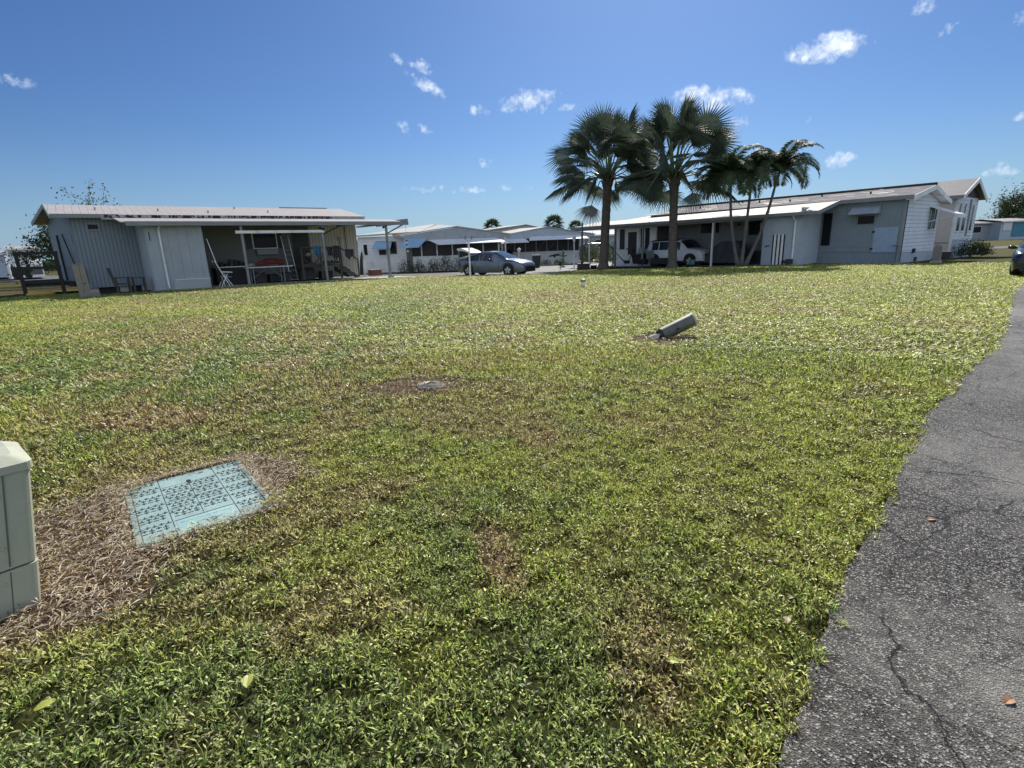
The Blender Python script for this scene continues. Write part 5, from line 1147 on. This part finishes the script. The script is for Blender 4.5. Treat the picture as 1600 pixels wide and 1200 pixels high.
def birdbath():
    x, y = 4.6, 44.6; z = -.25; t = thing('garden_statue', 'dark green statue on a post by the driveway in front of the screened home', 'statue', (x, y, z))
    m = MB(); m.tube([(x, y, z), (x, y, z+.08), (x, y, z+.12), (x, y, z+.8)], [.18, .18, .07, .06], 10); m.build('post', M['greenstatue'], t)
    m = MB(); m.tube([(x, y, z+.8), (x, y, z+.9), (x, y, z+1.0)], [.06, .32, .34], 12); m.build('bowl', M['greenstatue'], t)
    m = MB(); m.tube([(x, y, z+1.0), (x, y, z+1.15), (x, y, z+1.3), (x, y, z+1.42)], [.08, .12, .05, .02], 8); m.tube([(x-.1, y, z+1.12), (x-.4, y, z+1.22)], [.05, .02], 6); m.build('bird_figure', M['greenstatue'], t, smooth=True)
birdbath()
def lantern(x, y, z, h, label, two=False):
    t = thing('lamp_post', label, 'lamp post', (x, y, z)); m = MB(); m.tube([(x, y, z-.1), (x, y, z+.3), (x, y, z+h)], [.07, .05, .045], 8); m.build('post', M['white'], t)
    if two:
        for s in (-1, 1): m = MB(); m.bar((x, y, z+h-.1), (x+.18*s, y, z+h+.06), .03); m.tube([(x+.18*s, y, z+h+.02), (x+.18*s, y, z+h+.2)], [.04, .07], 8); m.build('lamp_head', M['trim'], t)
    else:
        m = MB(); m.tube([(x, y, z+h), (x, y, z+h+.28)], [.09, .15], 6); m.build('lamp_head', M['white'], t)
        m = MB(); m.tube([(x, y, z+h+.28), (x, y, z+h+.42)], [.19, .03], 6); m.build('lamp_cap', M['white'], t)
lantern(-2.18, 30.9, gz(30.9), 2.05, 'slim white double headed lamp post standing in front of the grey sedan', True)
lantern(1.0, 46.6, -.25, 1.25, 'short white lantern post on the lawn just right of the sedan roof')
lantern(5.3, 42.9, -.25, 2.0, 'white lantern post by the driveway left of the potted stem')
t = thing('trash_bin', 'black wheeled trash bin beyond the sedan bonnet', 'bin', (2.35, 45, -.25)); m = MB(); m.ext([(2.15, 44.8, -.25), (2.65, 44.8, -.25), (2.65, 45.3, -.25), (2.15, 45.3, -.25)], [(2.05, 44.7, .72), (2.75, 44.7, .72), (2.75, 45.4, .72), (2.05, 45.4, .72)]); m.build('bin_body', M['shade'], t); MB().box(2.02, 2.78, 44.66, 45.44, .725, .80).build('lid', M['trim'], t)

# ------------------------------------------------------------ vehicles
def car(label, Lc, W2, prof, belt, paint, wheels, Rw, loc, rot, scale=1, roofmat=None, glassx=(), screens=(), front=None, hatch=False, name='parked_car', cat='car', boxy=0, lower=None):
    t = thing(name, label, cat, (0, 0, 0))
    xs = sorted(set([round(i*Lc/64, 4) for i in range(65)]+[round(w+Rw*1.16*math.cos(math.pi*k/14), 4) for w in wheels for k in range(15)]+[round(a, 4) for g in glassx for a in g]+[round(a, 4) for g in screens for a in g]))
    ip = lambda x, P: float(np.interp(x, [p[0] for p in P], [p[1] for p in P]))
    def zb(x):
        z = .20
        for w in wheels:
            d = abs(x-w)
            if d < Rw*1.16: z = max(z, Rw+math.sqrt((Rw*1.16)**2-d*d))
        if x < .35: z = max(z, .20+.2*(1-x/.35))
        if x > Lc-.3: z = max(z, .18+.12*(x-Lc+.3)/.3)
        return z
    def hw(x):
        e = min(x, Lc-x)/(.55-.25*boxy); k = min(1, e); return W2*(.80+.20*math.sqrt(max(0, 1-(1-k)**2)))
    def section(x):
        b, tz, w, z0 = ip(x, belt), ip(x, prof), hw(x), zb(x); b = min(b, tz-.01); z0 = min(z0, b-.03); cab = max(0, min(1, (tz-b)/.4))
        wr = w*(.93-(.20-.10*boxy)*cab); zc = b+(tz-b)*.86
        return [(w*.95, z0), (w*.99, z0+(b-z0)*.4), (w, z0+(b-z0)*.75), (w*.965, b), (wr, zc), (wr*.86, tz), (wr*.45, tz+.018), (0, tz+.024)]
    S = [section(x) for x in xs]; m = MB()
    for x, s in zip(xs, S):
        for y, z in s: m.v.append((x, y, z))
        for y, z in reversed(s[:-1]): m.v.append((x, -y, z))
    n = 15
    for i in range(len(xs)-1):
        for k in range(n-1): a = i*n+k; m.f.append((a, a+n, a+n+1, a+1))
    for e in (0, len(xs)-1): m.f.append(tuple(e*n+k for k in range(n)))
    m.build('body', M[paint], t, smooth=True)
    def cells(x0, x1, rows, off, name, mat, both=True):
        for sgn in ((1, -1) if both else (1,)):
            q = MB()
            for i in range(len(xs)-1):
                if xs[i] < x0-1e-4 or xs[i+1] > x1+1e-4: continue
                for (r0, r1, f0, f1) in rows:
                    def pt(j, r, rn, f): 
                        a, b = S[j][r], S[j][rn]; return (xs[j], sgn*(a[0]+(b[0]-a[0])*f+off[0]), a[1]+(b[1]-a[1])*f+off[1])
                    q.face(pt(i, r0, r1, f0), pt(i+1, r0, r1, f0), pt(i+1, r0, r1, f1), pt(i, r0, r1, f1))
            if q.f: q.build(name, mat, t, smooth=True, recalc=False)
    for a, b in glassx: cells(a, b, [(3, 4, .06, .93)], (.006, .002), 'side_window', M['carglass'])
    for a, b in screens: cells(a, b, [(4, 5, .05, 1), (5, 6, 0, 1), (6, 7, 0, 1)], (0, .008), 'windscreen', M['carglass'])
    if roofmat: cells(roofmat[0], roofmat[1], [(4, 5, 0, 1), (5, 6, 0, 1), (6, 7, 0, 1)], (.004, .012), 'roof', M[roofmat[2]])
    if lower: cells(.0, Lc, [(0, 1, 0, .55)], (.008, 0), 'sill_cladding', M['black'])
    for w in wheels:
        for s in (-1, 1):
            y1, y0 = s*W2*.985, s*(W2-.24); wt = MB(); prof_ = [(Rw*.62, y1), (Rw*.93, y1), (Rw, y1-.03*s), (Rw, y0+.03*s), (Rw*.9, y0), (Rw*.3, y0)]
            wt.tube([(w, y, Rw) for r, y in prof_], [r for r, y in prof_], 24, cap=True); wh = wt.build('wheel', M['tyre'], t, smooth=False)
            rm = MB(); rm.tube([(w, y1+.001*s, Rw), (w, y1+.012*s, Rw)], [Rw*.64, Rw*.60], 20); rm.build('rim_dish', M['rimdark'], wh)
            sp = MB()
            for k in range(5):
                a = 2*math.pi*k/5+.3; c, q = math.cos(a), math.sin(a); px, pz = -q*.045, c*.045
                sp.ext([(w+c*.04-px, y1+.013*s, Rw+q*.04-pz), (w+c*.04+px, y1+.013*s, Rw+q*.04+pz), (w+c*Rw*.6+px*1.2, y1+.016*s, Rw+q*Rw*.6+pz*1.2), (w+c*Rw*.6-px*1.2, y1+.016*s, Rw+q*Rw*.6-pz*1.2)], [(w+c*.04-px, y1+.028*s, Rw+q*.04-pz), (w+c*.04+px, y1+.028*s, Rw+q*.04+pz), (w+c*Rw*.6+px*1.2, y1+.022*s, Rw+q*Rw*.6+pz*1.2), (w+c*Rw*.6-px*1.2, y1+.022*s, Rw+q*Rw*.6-pz*1.2)])
            sp.build('spokes', M['rim'], wh)
            ar = MB(); ar.tube([(w, s*(W2-.30), Rw+.02), (w, s*(W2*.94), Rw+.02)], Rw*1.12, 20); ar.build('wheel_arch', M['black'], t)
    hx = Lc; hz_ = ip(Lc-.15, belt)
    for s in (-1, 1):
        w = hw(Lc-.1)
        m = MB(); m.ext([(Lc-.38, s*W2*.965, hz_-.09), (Lc-.02, s*w*.72, hz_-.13), (Lc-.02, s*w*.72, hz_-.03), (Lc-.36, s*W2*.95, hz_+.03)], [(Lc-.36, s*W2*.9, hz_-.09), (Lc-.08, s*w*.6, hz_-.13), (Lc-.08, s*w*.6, hz_-.03), (Lc-.36, s*W2*.9, hz_+.02)]); m.build('headlight', M['lens'], t)
        zr = ip(.1, belt); m = MB(); m.ext([(-.012, s*w*.62, zr-.17), (.30, s*W2*1.0, zr-.15), (.30, s*W2*.99, zr-.03), (-.012, s*w*.62, zr-.05)], [(.05, s*w*.5, zr-.17), (.28, s*W2*.85, zr-.15), (.28, s*W2*.85, zr-.03), (.05, s*w*.5, zr-.05)]); m.build('taillight', M['redlens'], t)
        mx = screens[0][0]-.12 if screens else Lc*.6; zm = ip(mx, belt)+.09; m = MB(); m.tube([(mx, s*(W2*.95), zm-.03), (mx, s*(W2+.08), zm), (mx, s*(W2+.20), zm)], [.03, .075, .05], 8); m.build('mirror', M[front or 'black'] if not front else M[front], t, smooth=True)
        for a in (Lc*.37, Lc*.60): MB().box(a, a+.2, s*W2*.985-.012, s*W2*.985+.03, ip(a, belt)-.13, ip(a, belt)-.095).build('door_handle', M[paint], t)
        for a in (Lc*.30, Lc*.47, Lc*.66):
            sec = section(a); m = MB(); m.tube([(a, s*(sec[1][0]+.001), sec[1][1]), (a, s*(sec[2][0]+.001), sec[2][1]), (a, s*(sec[3][0]+.001), sec[3][1])], .006, 4); m.build('door_gap', M['black'], t)
    g = MB(); g.box(Lc-.03, Lc+.015, -W2*.62, W2*.62, .34, hz_-.14); g.box(Lc-.05, Lc+.02, -W2*.72, W2*.72, .22, .335); g.build('grille', M['black'], t)
    MB().box(-.02, .03, -.26, .26, .62, .76).build('number_plate', M['trim'], t)
    if hatch:
        h = MB(); a = [(1.05, 1.40), (.72, 1.56), (.30, 1.70), (.05, 1.70), (-.03, 1.62), (.08, 1.55), (.42, 1.52), (.78, 1.42), (1.05, 1.36)]
        h.ext([(x, -.62, z) for x, z in a], [(x, .62, z) for x, z in a]); ho = h.build('open_hatch', M['paint_white'], t)
        for s in (-1, 1): q = MB(); q.ext([(.06, s*.62, 1.66), (.12, s*.60, 1.66), (.14, s*.60, 1.12), (.07, s*.62, 1.12)], [(.06, s*.56, 1.66), (.12, s*.56, 1.66), (.14, s*.56, 1.12), (.07, s*.56, 1.12)]); q.build('hatch_strut', M['paint_silver'], ho)
        q = MB(); q.ext([(.10, -.56, 1.62), (.98, -.52, 1.36), (.85, -.52, 1.28), (.12, -.56, 1.12)], [(.10, .56, 1.62), (.98, .52, 1.36), (.85, .52, 1.28), (.12, .56, 1.12)]); q.build('hatch_glass', M['carglass'], ho)
    t.location = loc; t.rotation_euler = (0, 0, rot); t.scale = (scale,)*3
    return t
sed_prof = [(0, .82), (.05, .98), (.35, 1.05), (.75, 1.14), (1.25, 1.33), (1.75, 1.43), (2.3, 1.45), (2.75, 1.40), (3.25, 1.20), (3.72, .97), (4.1, .92), (4.5, .82), (4.74, .70), (4.8, .55)]
sed_belt = [(0, .74), (.3, .93), (1.2, .90), (3.4, .86), (4.2, .80), (4.65, .68), (4.8, .5)]
a = math.atan2(-.5, .87); dv = Vector((.87, -.5)); c0 = Vector((-3.05, 32.9))
car('grey blue sedan with its rear hatch open, parked on the street', 4.8, .92, sed_prof, sed_belt, 'paint_silver', (.95, 3.78), .335, (c0.x+.35, c0.y-.15, gz(31.6)), a, .95, glassx=((.85, 1.72), (1.8, 2.62)), screens=((2.72, 3.70),), hatch=True)
suv_prof = [(0, 1.0), (.06, 1.35), (.25, 1.62), (.6, 1.68), (1.5, 1.70), (2.4, 1.68), (2.65, 1.60), (3.15, 1.14), (3.6, 1.08), (4.0, 1.02), (4.2, .85), (4.24, .6)]
suv_belt = [(0, .98), (.3, 1.03), (3.0, 1.03), (3.6, 1.0), (4.1, .92), (4.24, .58)]
c1 = RF.w(14.55, 1.15, 0)
car('white boxy car with black roof parked under the carport behind the palms', 4.24, .93, suv_prof, suv_belt, 'paint_white', (.72, 3.38), .36, (c1[0], c1[1], gz(c1[1])+.02), R_(-52), 1.09, roofmat=(.3, 2.5, 'black'), glassx=((.5, 1.0), (1.08, 1.75), (1.83, 2.62)), screens=((2.62, 3.15),), boxy=1, lower=True, front='paint_white')
car('dark blue car nose towards us, cut by the right edge', 4.6, .92, sed_prof, sed_belt, 'paint_dark', (.9, 3.7), .34, (20.25, 20.05, .0), R_(225), .96, glassx=((.85, 1.72), (1.8, 2.62)), screens=((2.72, 3.70),), front='paint_dark')
car('dim grey car far behind the potted stem, left of the big palm trunk', 4.24, .93, suv_prof, suv_belt, 'paint_grey', (.72, 3.38), .36, (7.6, 56.5, -.25), R_(8), 1.1, glassx=((.5, 1.0), (1.08, 1.75), (1.83, 2.62)), screens=((2.62, 3.15),), boxy=1)
car('pale car inside the dark carport between the two street homes', 4.24, .93, suv_prof, suv_belt, 'paint_white', (.72, 3.38), .36, (-1.3, 54.5, -.25), R_(-70), 1.0, glassx=((.5, 1.0), (1.08, 1.75), (1.83, 2.62)), screens=((2.62, 3.15),), boxy=1)
car('small black car in front of the teal fronted house far right', 4.6, .92, sed_prof, sed_belt, 'paint_dark', (.9, 3.7), .34, (63.6, 80.5, -.25), R_(-60), .8, glassx=((.85, 1.72), (1.8, 2.62)), screens=((2.72, 3.70),))

# ------------------------------------------------------------ homes across the street
def screen_row(t, F, x0, x1, y, z0, z1, n, frame):
    MB(F).box(x0, x1, y-.02, y, z0, z1).build('screen', M['screen'], t)
    for k in range(n+1): x = x0+(x1-x0)*k/n; MB(F).box(x-.05, x+.05, y-.06, y-.021, z0, z1).build('screen_post', frame, t)
def home_a():
    F = Fr((0, 46), 90, -12); z = -.25; t = thing('mobile_home', 'white home across the street with blue and white awnings and a low gable', 'house', (-8.5, 46, z))
    MB(F).box(-12.6, -7.2, 0, .12, z, 2.72).build('wall', M['whitewall'], t); MB(F).box(-12.6, -12.48, .121, 16, z, 2.72).build('wall', M['whitewall'], t)
    MB(F).box(-12.5, -7.2, -.02, .0, z, z+.9).build('skirting', M['white'], t)
    m = MB(F); m.slab([(-12.9, -.4, 2.86), (-7.3, -.4, 3.02), (-4.6, 16, 4.3), (-12.9, 16, 3.4)], .12); m.build('roof', M['roofpale'], t)
    m = MB(F); m.slab([(-9.6, -1.2, 2.72), (-4.35, -1.2, 3.32), (-4.35, 14, 4.1), (-9.6, 14, 3.3)], .08); m.slab([(-4.35, -1.2, 3.32), (.1, -1.2, 2.58), (.1, 14, 3.2), (-4.35, 14, 4.1)], .08); m.build('carport_roof', M['roofpale'], t)
    m = MB(F); m.ext([(-9.5, -1.15, 2.62), (-4.35, -1.15, 3.22), (.05, -1.15, 2.48), (.05, -1.15, 2.22), (-7.0, -1.15, 2.20)], [(-9.5, -1.05, 2.62), (-4.35, -1.05, 3.22), (.05, -1.05, 2.48), (.05, -1.05, 2.22), (-7.0, -1.05, 2.20)]); m.build('gable_panel', plain('grey_gable', (.33, .36, .38), .6), t)
    window(t, F, -12.15, -11.85, 1.25, 2.1, -.001, -1, frame=M['white']); window(t, F, -9.9, -9.4, 1.3, 2.25, -.001, -1, frame=M['trim']); window(t, F, -10.85, -10.3, 1.25, 1.6, -.001, -1, frame=M['trim'])
    m = MB(F); m.ext([(-11.1, -.03, 2.35), (-9.7, -.03, 2.35), (-9.9, -.9, 1.75), (-11.45, -.9, 1.75)], [(-11.1, -.03, 2.31), (-9.7, -.03, 2.31), (-9.9, -.9, 1.71), (-11.45, -.9, 1.71)]); m.build('window_awning', M['awnblue'], t)
    m = MB(F); m.ext([(-8.6, -1.1, 2.5), (-6.75, -1.1, 2.45), (-7.6, -2.3, 1.75), (-9.2, -2.3, 1.75)], [(-8.6, -1.1, 2.46), (-6.75, -1.1, 2.41), (-7.6, -2.3, 1.71), (-9.2, -2.3, 1.71)]); m.build('porch_awning', M['awnblue'], t)
    m = MB(F); m.ext([(-6.7, -1.1, 2.30), (-1.1, -1.1, 2.30), (-.6, -2.5, 1.95), (-6.0, -2.5, 1.90)], [(-6.7, -1.1, 2.26), (-1.1, -1.1, 2.26), (-.6, -2.5, 1.91), (-6.0, -2.5, 1.86)]); m.build('porch_awning', M['awning'], t)
    MB(F).box(-8.6, -.9, -.9, -.78, z, 1.0).build('knee_wall', M['white'], t)
    screen_row(t, F, -8.6, -.9, -.82, 1.001, 2.25, 6, M['white']); MB(F).box(-8.6, -8.1, -.95, -.91, z, 2.25).build('porch_post', M['cream'], t)
    MB(F).box(-8.6, -7.2, -.77, -.01, z, 2.5).build('porch_side', M['white'], t)
    m = MB(F); m.tube([(-.4, -1.2, z), (-.4, -1.2, 2.3)], .07, 8); m.tube([(-.15, 3, z), (-.15, 3, 2.5)], .07, 8); m.build('carport_post', M['white'], t)
    MB(F).box(-.9, -.8, -.77, 12, z, 2.6).build('side_wall', M['white'], t)
home_a()
def home_b():
    F = Fr((0, 52), 90, -8); z = -.25; t = thing('mobile_home', 'white home with long screened porch and white awnings beyond the driveway', 'house', (3, 52, z))
    MB(F).box(-.3, 6.9, 0, .12, z, .98).build('knee_wall', M['white'], t); screen_row(t, F, -.3, 6.9, .1, .981, 2.3, 7, M['trim'])
    for k in (0, 1, 3, 4, 6): x = -.3+7.2/7*k; m = MB(F); m.bar((x+.1, .05, 1.0), (x+.9, .05, 2.0), .03); m.build('screen_brace', M['trim'], t)
    MB(F).box(-.3, 6.9, 2.0, 2.1, z, 2.7).build('wall', M['white'], t); MB(F).box(-.3, -.2, .12, 14, z, 2.6).build('side_wall', M['white'], t); MB(F).box(6.8, 6.9, .12, 14, z, 2.6).build('side_wall', M['white'], t)
    m = MB(F); m.slab([(-1.9, -.9, 2.42), (3.6, -.9, 3.22), (3.6, 14, 3.6), (-1.9, 14, 2.8)], .08); m.slab([(3.6, -.9, 3.22), (8.2, -.9, 2.45), (8.2, 14, 2.8), (3.6, 14, 3.6)], .08); m.build('roof', M['roofpale'], t)
    m = MB(F); m.ext([(-1.8, -.85, 2.33), (3.6, -.85, 3.12), (8.1, -.85, 2.35), (8.1, -.85, 2.2), (-1.8, -.85, 2.2)], [(-1.8, -.75, 2.33), (3.6, -.75, 3.12), (8.1, -.75, 2.35), (8.1, -.75, 2.2), (-1.8, -.75, 2.2)]); m.build('gable_panel', plain('blue_grey_gable', (.42, .47, .52), .6), t)
    for x0, x1, zz in ((-.5, 1.6, 2.25), (2.1, 7.1, 2.42)): m = MB(F); m.ext([(x0, -.7, zz), (x1, -.7, zz), (x1+.2, -1.8, zz-.36), (x0-.3, -1.8, zz-.38)], [(x0, -.7, zz-.04), (x1, -.7, zz-.04), (x1+.2, -1.8, zz-.40), (x0-.3, -1.8, zz-.42)]); m.build('awning', M['awning'], t)
    m = MB(F); m.tube([(-.6, -.9, z), (-.6, -.9, 2.35)], .10, 8); m.build('post', M['white'], t)
    m = MB(F); m.tube([(7.6, -.9, z), (7.6, -.9, 2.35)], .06, 8); m.build('post', M['white'], t)
    # dark dolphin plaque on the knee wall
    m = MB(F); pl = [(3.9, .42), (4.2, .62), (4.8, .72), (5.2, .66), (5.5, .75), (5.4, .58), (5.6, .45), (5.2, .5), (4.7, .52), (4.5, .32), (4.4, .50)]; m.ext([(x, -.03, q) for x, q in pl], [(x, -.001, q) for x, q in pl]); m.build('wall_plaque', M['shade'], t)
home_b()
def simple_home(F, w, d, h, rise, label, wall, roof, ox, oy, z=-.25, wins=(), trimc='white'):
    t = thing('mobile_home', label, 'house', F.w(ox, oy, z))
    MB(F).box(ox, ox+w, oy, oy+d, z, h).build('wall', wall, t)
    m = MB(F); m.slab([(ox-.3, oy-.4, h+.1), (ox+w+.3, oy-.4, h+.1), (ox+w+.3, oy+d/2, h+rise), (ox-.3, oy+d/2, h+rise)], .1); m.slab([(ox-.3, oy+d/2, h+rise), (ox+w+.3, oy+d/2, h+rise), (ox+w+.3, oy+d+.4, h+.1), (ox-.3, oy+d+.4, h+.1)], .1); m.build('roof', roof, t)
    MB(F).box(ox-.3, ox+w+.3, oy-.46, oy-.405, h-.1, h+.1).build('fascia', M[trimc], t)
    for (a, b, c, e) in wins: window(t, F, a, b, c, e, oy-.001, -1, frame=M['white'])
    return t
# gable-on roof seen between and behind the street homes
F3 = Fr((0, 70), 90, -10)
t = thing('mobile_home', 'farther white home whose pale roof shows behind and between the street homes', 'house', (-2, 70, -.25)); MB(F3).box(-8.5, 4.5, 0, 14, -.25, 3.0).build('wall', M['white'], t)
m = MB(F3); m.slab([(-9.2, -.5, 3.0), (2.4, -.5, 4.2), (2.4, 14, 4.6), (-9.2, 14, 3.4)], .1); m.slab([(2.4, -.5, 4.2), (6.6, -.5, 3.2), (6.6, 14, 3.5), (2.4, 14, 4.6)], .1); m.build('roof', M['roofpale'], t)
m = MB(F3); m.ext([(-8.5, .0, 3.0), (2.4, .0, 4.1), (4.5, .0, 3.6), (4.5, 0, 3.0)], [(-8.5, .1, 3.0), (2.4, .1, 4.1), (4.5, .1, 3.6), (4.5, .1, 3.0)]); m.build('gable_panel', M['white'], t)
simple_home(Fr((0, 60), 90, -30), 7, 9, 2.7, .7, 'pale home behind the carport end, its low gable just left of the far post', M['whitewall'], M['roofpale'], -22.5, 0)
simple_home(Fr((0, 74), 90, 0), 12, 9, 2.6, .7, 'pale home in the gap left of the big palm trunk', M['stucco'], M['roofwhite'], 8.5, 0, wins=((12, 13, 1, 2),))
FLa = Fr((0, 62), 90, -42)
simple_home(FLa, 3.6, 10, 3.1, .5, 'small white home with bright roof at the far left beyond the deck', M['whitewall'], M['roofwhite'], -56.8, 0, z=0, wins=((-55.2, -54.5, 2.3, 2.6),))
simple_home(Fr((0, 66), 90, -42), 9, 12, 2.7, .5, 'grey green home cut by the left edge of the photo', M['stucco'], M['roofwhite'], -70, 0, z=0)
t = thing('white_posts', 'two white posts with bushes in front of the small far left home', 'posts', (-52.6, 58, 0))
for x in (-53.4, -52.7): MB().box(x-.12, x+.12, 57.9, 58.1, 0, 1.6).build('post', M['white'], t)
t = thing('white_utility_cart', 'dark cart with white top parked by the far left home', 'cart', (-50.6, 57, 0)); MB().box(-51.9, -49.9, 56.5, 58, .35, 1.2).build('body', M['dark'], t); MB().box(-52, -49.8, 56.4, 58.1, 1.5, 1.95).build('canopy', M['white'], t)
for x in (-51.5, -50.2): MB().tube([(x, 56.45, .35), (x, 56.6, .35)], .35, 12).build('wheel', M['tyre'], t)
m = MB()
for x in (-51.8, -50.0): m.box(x-.04, x+.04, 56.6, 56.7, 1.2, 1.5)
m.build('canopy_post', M['dark'], t)
# far right houses
FR = Fr((0, 95), 90, 0)
simple_home(FR, 4.4, 8, 2.7, .5, 'small grey house with white fascia at the far right, left of the teal one', plain('grey_wall', (.3, .33, .36), .7), M['roofwhite'], 80.8, 0, wins=((81.5, 83, 1.1, 2.1),))
th = simple_home(Fr((0, 93), 90, 0), 6.2, 8, 2.8, .6, 'small house with a teal front panel and white roof edge at the far right', M['stucco'], M['roofwhite'], 84.6, 0)
MB(FR).box(86.6, 89.2, -2.1, -2.003, .3, 2.6).build('teal_panel', plain('teal_paint', (.06, .22, .30), .6), th); MB(FR).box(84.9, 86.4, -2.1, -2.003, 1.3, 2.6).build('window', M['alu'], th)

# ------------------------------------------------------------ trees and bushes
leafy_tree(-35.5, 47, 8.0, 4.0, 'thin sparse tree whose twigs rise above the left house roof', 21, M['leafgrey'], 0, n=3600, leaf=.22, branches=13, clump=.42, trunk_r=.14)
leafy_tree(-27.3, 37.5, 6.1, 2.2, 'slim twiggy tree just above the ridge of the left house', 34, M['leafgrey'], 0, n=1500, leaf=.15, branches=11, clump=.25, trunk_r=.08)
leafy_tree(-32.2, 39.5, 4.8, 2.6, 'dark leafy small tree behind the deck railing at the far left', 27, M['leafdark'], 0, n=5200, leaf=.18, branches=9, dens_lo=-.1, clump=.35, trunk_r=.12)
for k, (x, y, h, r, lab) in enumerate(((96, 101, 9, 7.5, 'broad dark tree at the right edge of the photo behind the teal house'), (82, 104, 6.2, 4.6, 'low dark tree behind the small grey house at the far right'), (110, 108, 10, 8, 'tall dark tree furthest right on the horizon'))):
    leafy_tree(x, y, h, r, lab, 50+k, M['leafdark'], -.3, n=15000, leaf=.36, branches=14, dens_lo=-.15, clump=r*.15, trunk_r=.3, depth=4)
bush(29.2, 33.9, 1.0, .9, 1.0, 'round dark bush at the foot of the arched windows', 3)
bush(30.9, 35.3, .8, .7, .75, 'lower dark bush behind the round one by the tan home', 4)
for k, (x, rx, h, lab) in enumerate(((-8.3, .7, 1.25, 'dark shrub at the left corner of the screened porch'), (-7.2, .6, .9, 'low shrub below the left porch window'), (-6.0, .6, 1.0, 'shrub left of the porch doorway'), (-5.0, .55, 1.5, 'tall thin shrub at the porch opening'), (-3.9, .8, 1.05, 'rounded shrub right of the porch opening'), (-2.5, .9, 1.45, 'dark reddish shrub behind the raised hatch of the sedan'))):
    bush(x, 43.6, rx, .5, h, lab, 60+k, z0=-.25, n=700)
for k, (x, w, lab) in enumerate(((2.6, .5, 'low plants at the left of the dark wall plaque'), (3.6, .6, 'low plants below the dark wall plaque'), (5.0, .7, 'low plants right of the dark wall plaque'))):
    bush(x, 51.2, w, .3, .5, lab, 70+k, z0=-.25, n=250)
bush(8.0, 52.5, 1.3, 1.0, 2.4, 'grey green shrub by the corner of the screened home', 80, M['leafgrey'], -.25, n=2200, leaf=.14)
bush(10.2, 54.5, 1.3, 1.0, 2.2, 'grey green shrub left of the big palm trunk', 81, M['leafgrey'], -.25, n=1800, leaf=.14)
bush(9.0, 43.9, .5, .5, 2.3, 'yellow green shrub showing between palm trunk and porch', 82, M['leaf'], -.25, n=900, leaf=.14)
def far_palm(x, y, h, r, label, seed):
    t = thing('palm_tree', label, 'palm', (x, y, -.25)); rnd = random.Random(seed); m = MB(); m.tube([(x, y, -.3), (x+.1, y, h)], [.2, .15], 8); m.build('trunk', M['trunkpale'], t); m = MB()
    for k in range(26):
        a = k*2.4; e = R_(75-115*k/26); H = Vector((x+.1, y, h)); d = Vector((math.cos(a)*math.cos(e), math.sin(a)*math.cos(e), math.sin(e))); fan(m, H+d*r*.45, d, Vector((0, 0, 1)) if abs(d.z) < .9 else Vector((0, 1, 0)), r*.62, .7, rnd, nseg=12, spread=120)
    m.build('crown', M['leafdark'], t, recalc=False)
far_palm(-2.6, 96, 4.9, 1.9, 'small distant palm top above the roofs left of the driveway', 1)
far_palm(8.2, 96, 5.0, 2.2, 'distant palm top above the screened home roof', 2)
far_palm(12.0, 96, 4.4, 1.6, 'lower distant palm top just right of the one above the screened home', 3)
# far belt of greenery along the horizon
r = np.random.default_rng(9); n = 26000; az = r.uniform(R_(-62), R_(62), n); d = r.uniform(150, 170, n); hh = (1.2+2.4*vnoise(az*30, az*0, .5, 3))*np.sqrt(r.random(n))
P = np.stack([d*np.sin(az), d*np.cos(az), -.3+hh], 1); D = r.normal(size=P.shape); D /= np.linalg.norm(D, axis=1)[:, None]
o = kites('far_treeline', P, D, r.uniform(.5, 1.3, n), r.uniform(.2, .45, n), M['leafdark'], None, 4); tag(o, 'distant dark belt of trees along the horizon', 'trees', kind='stuff')
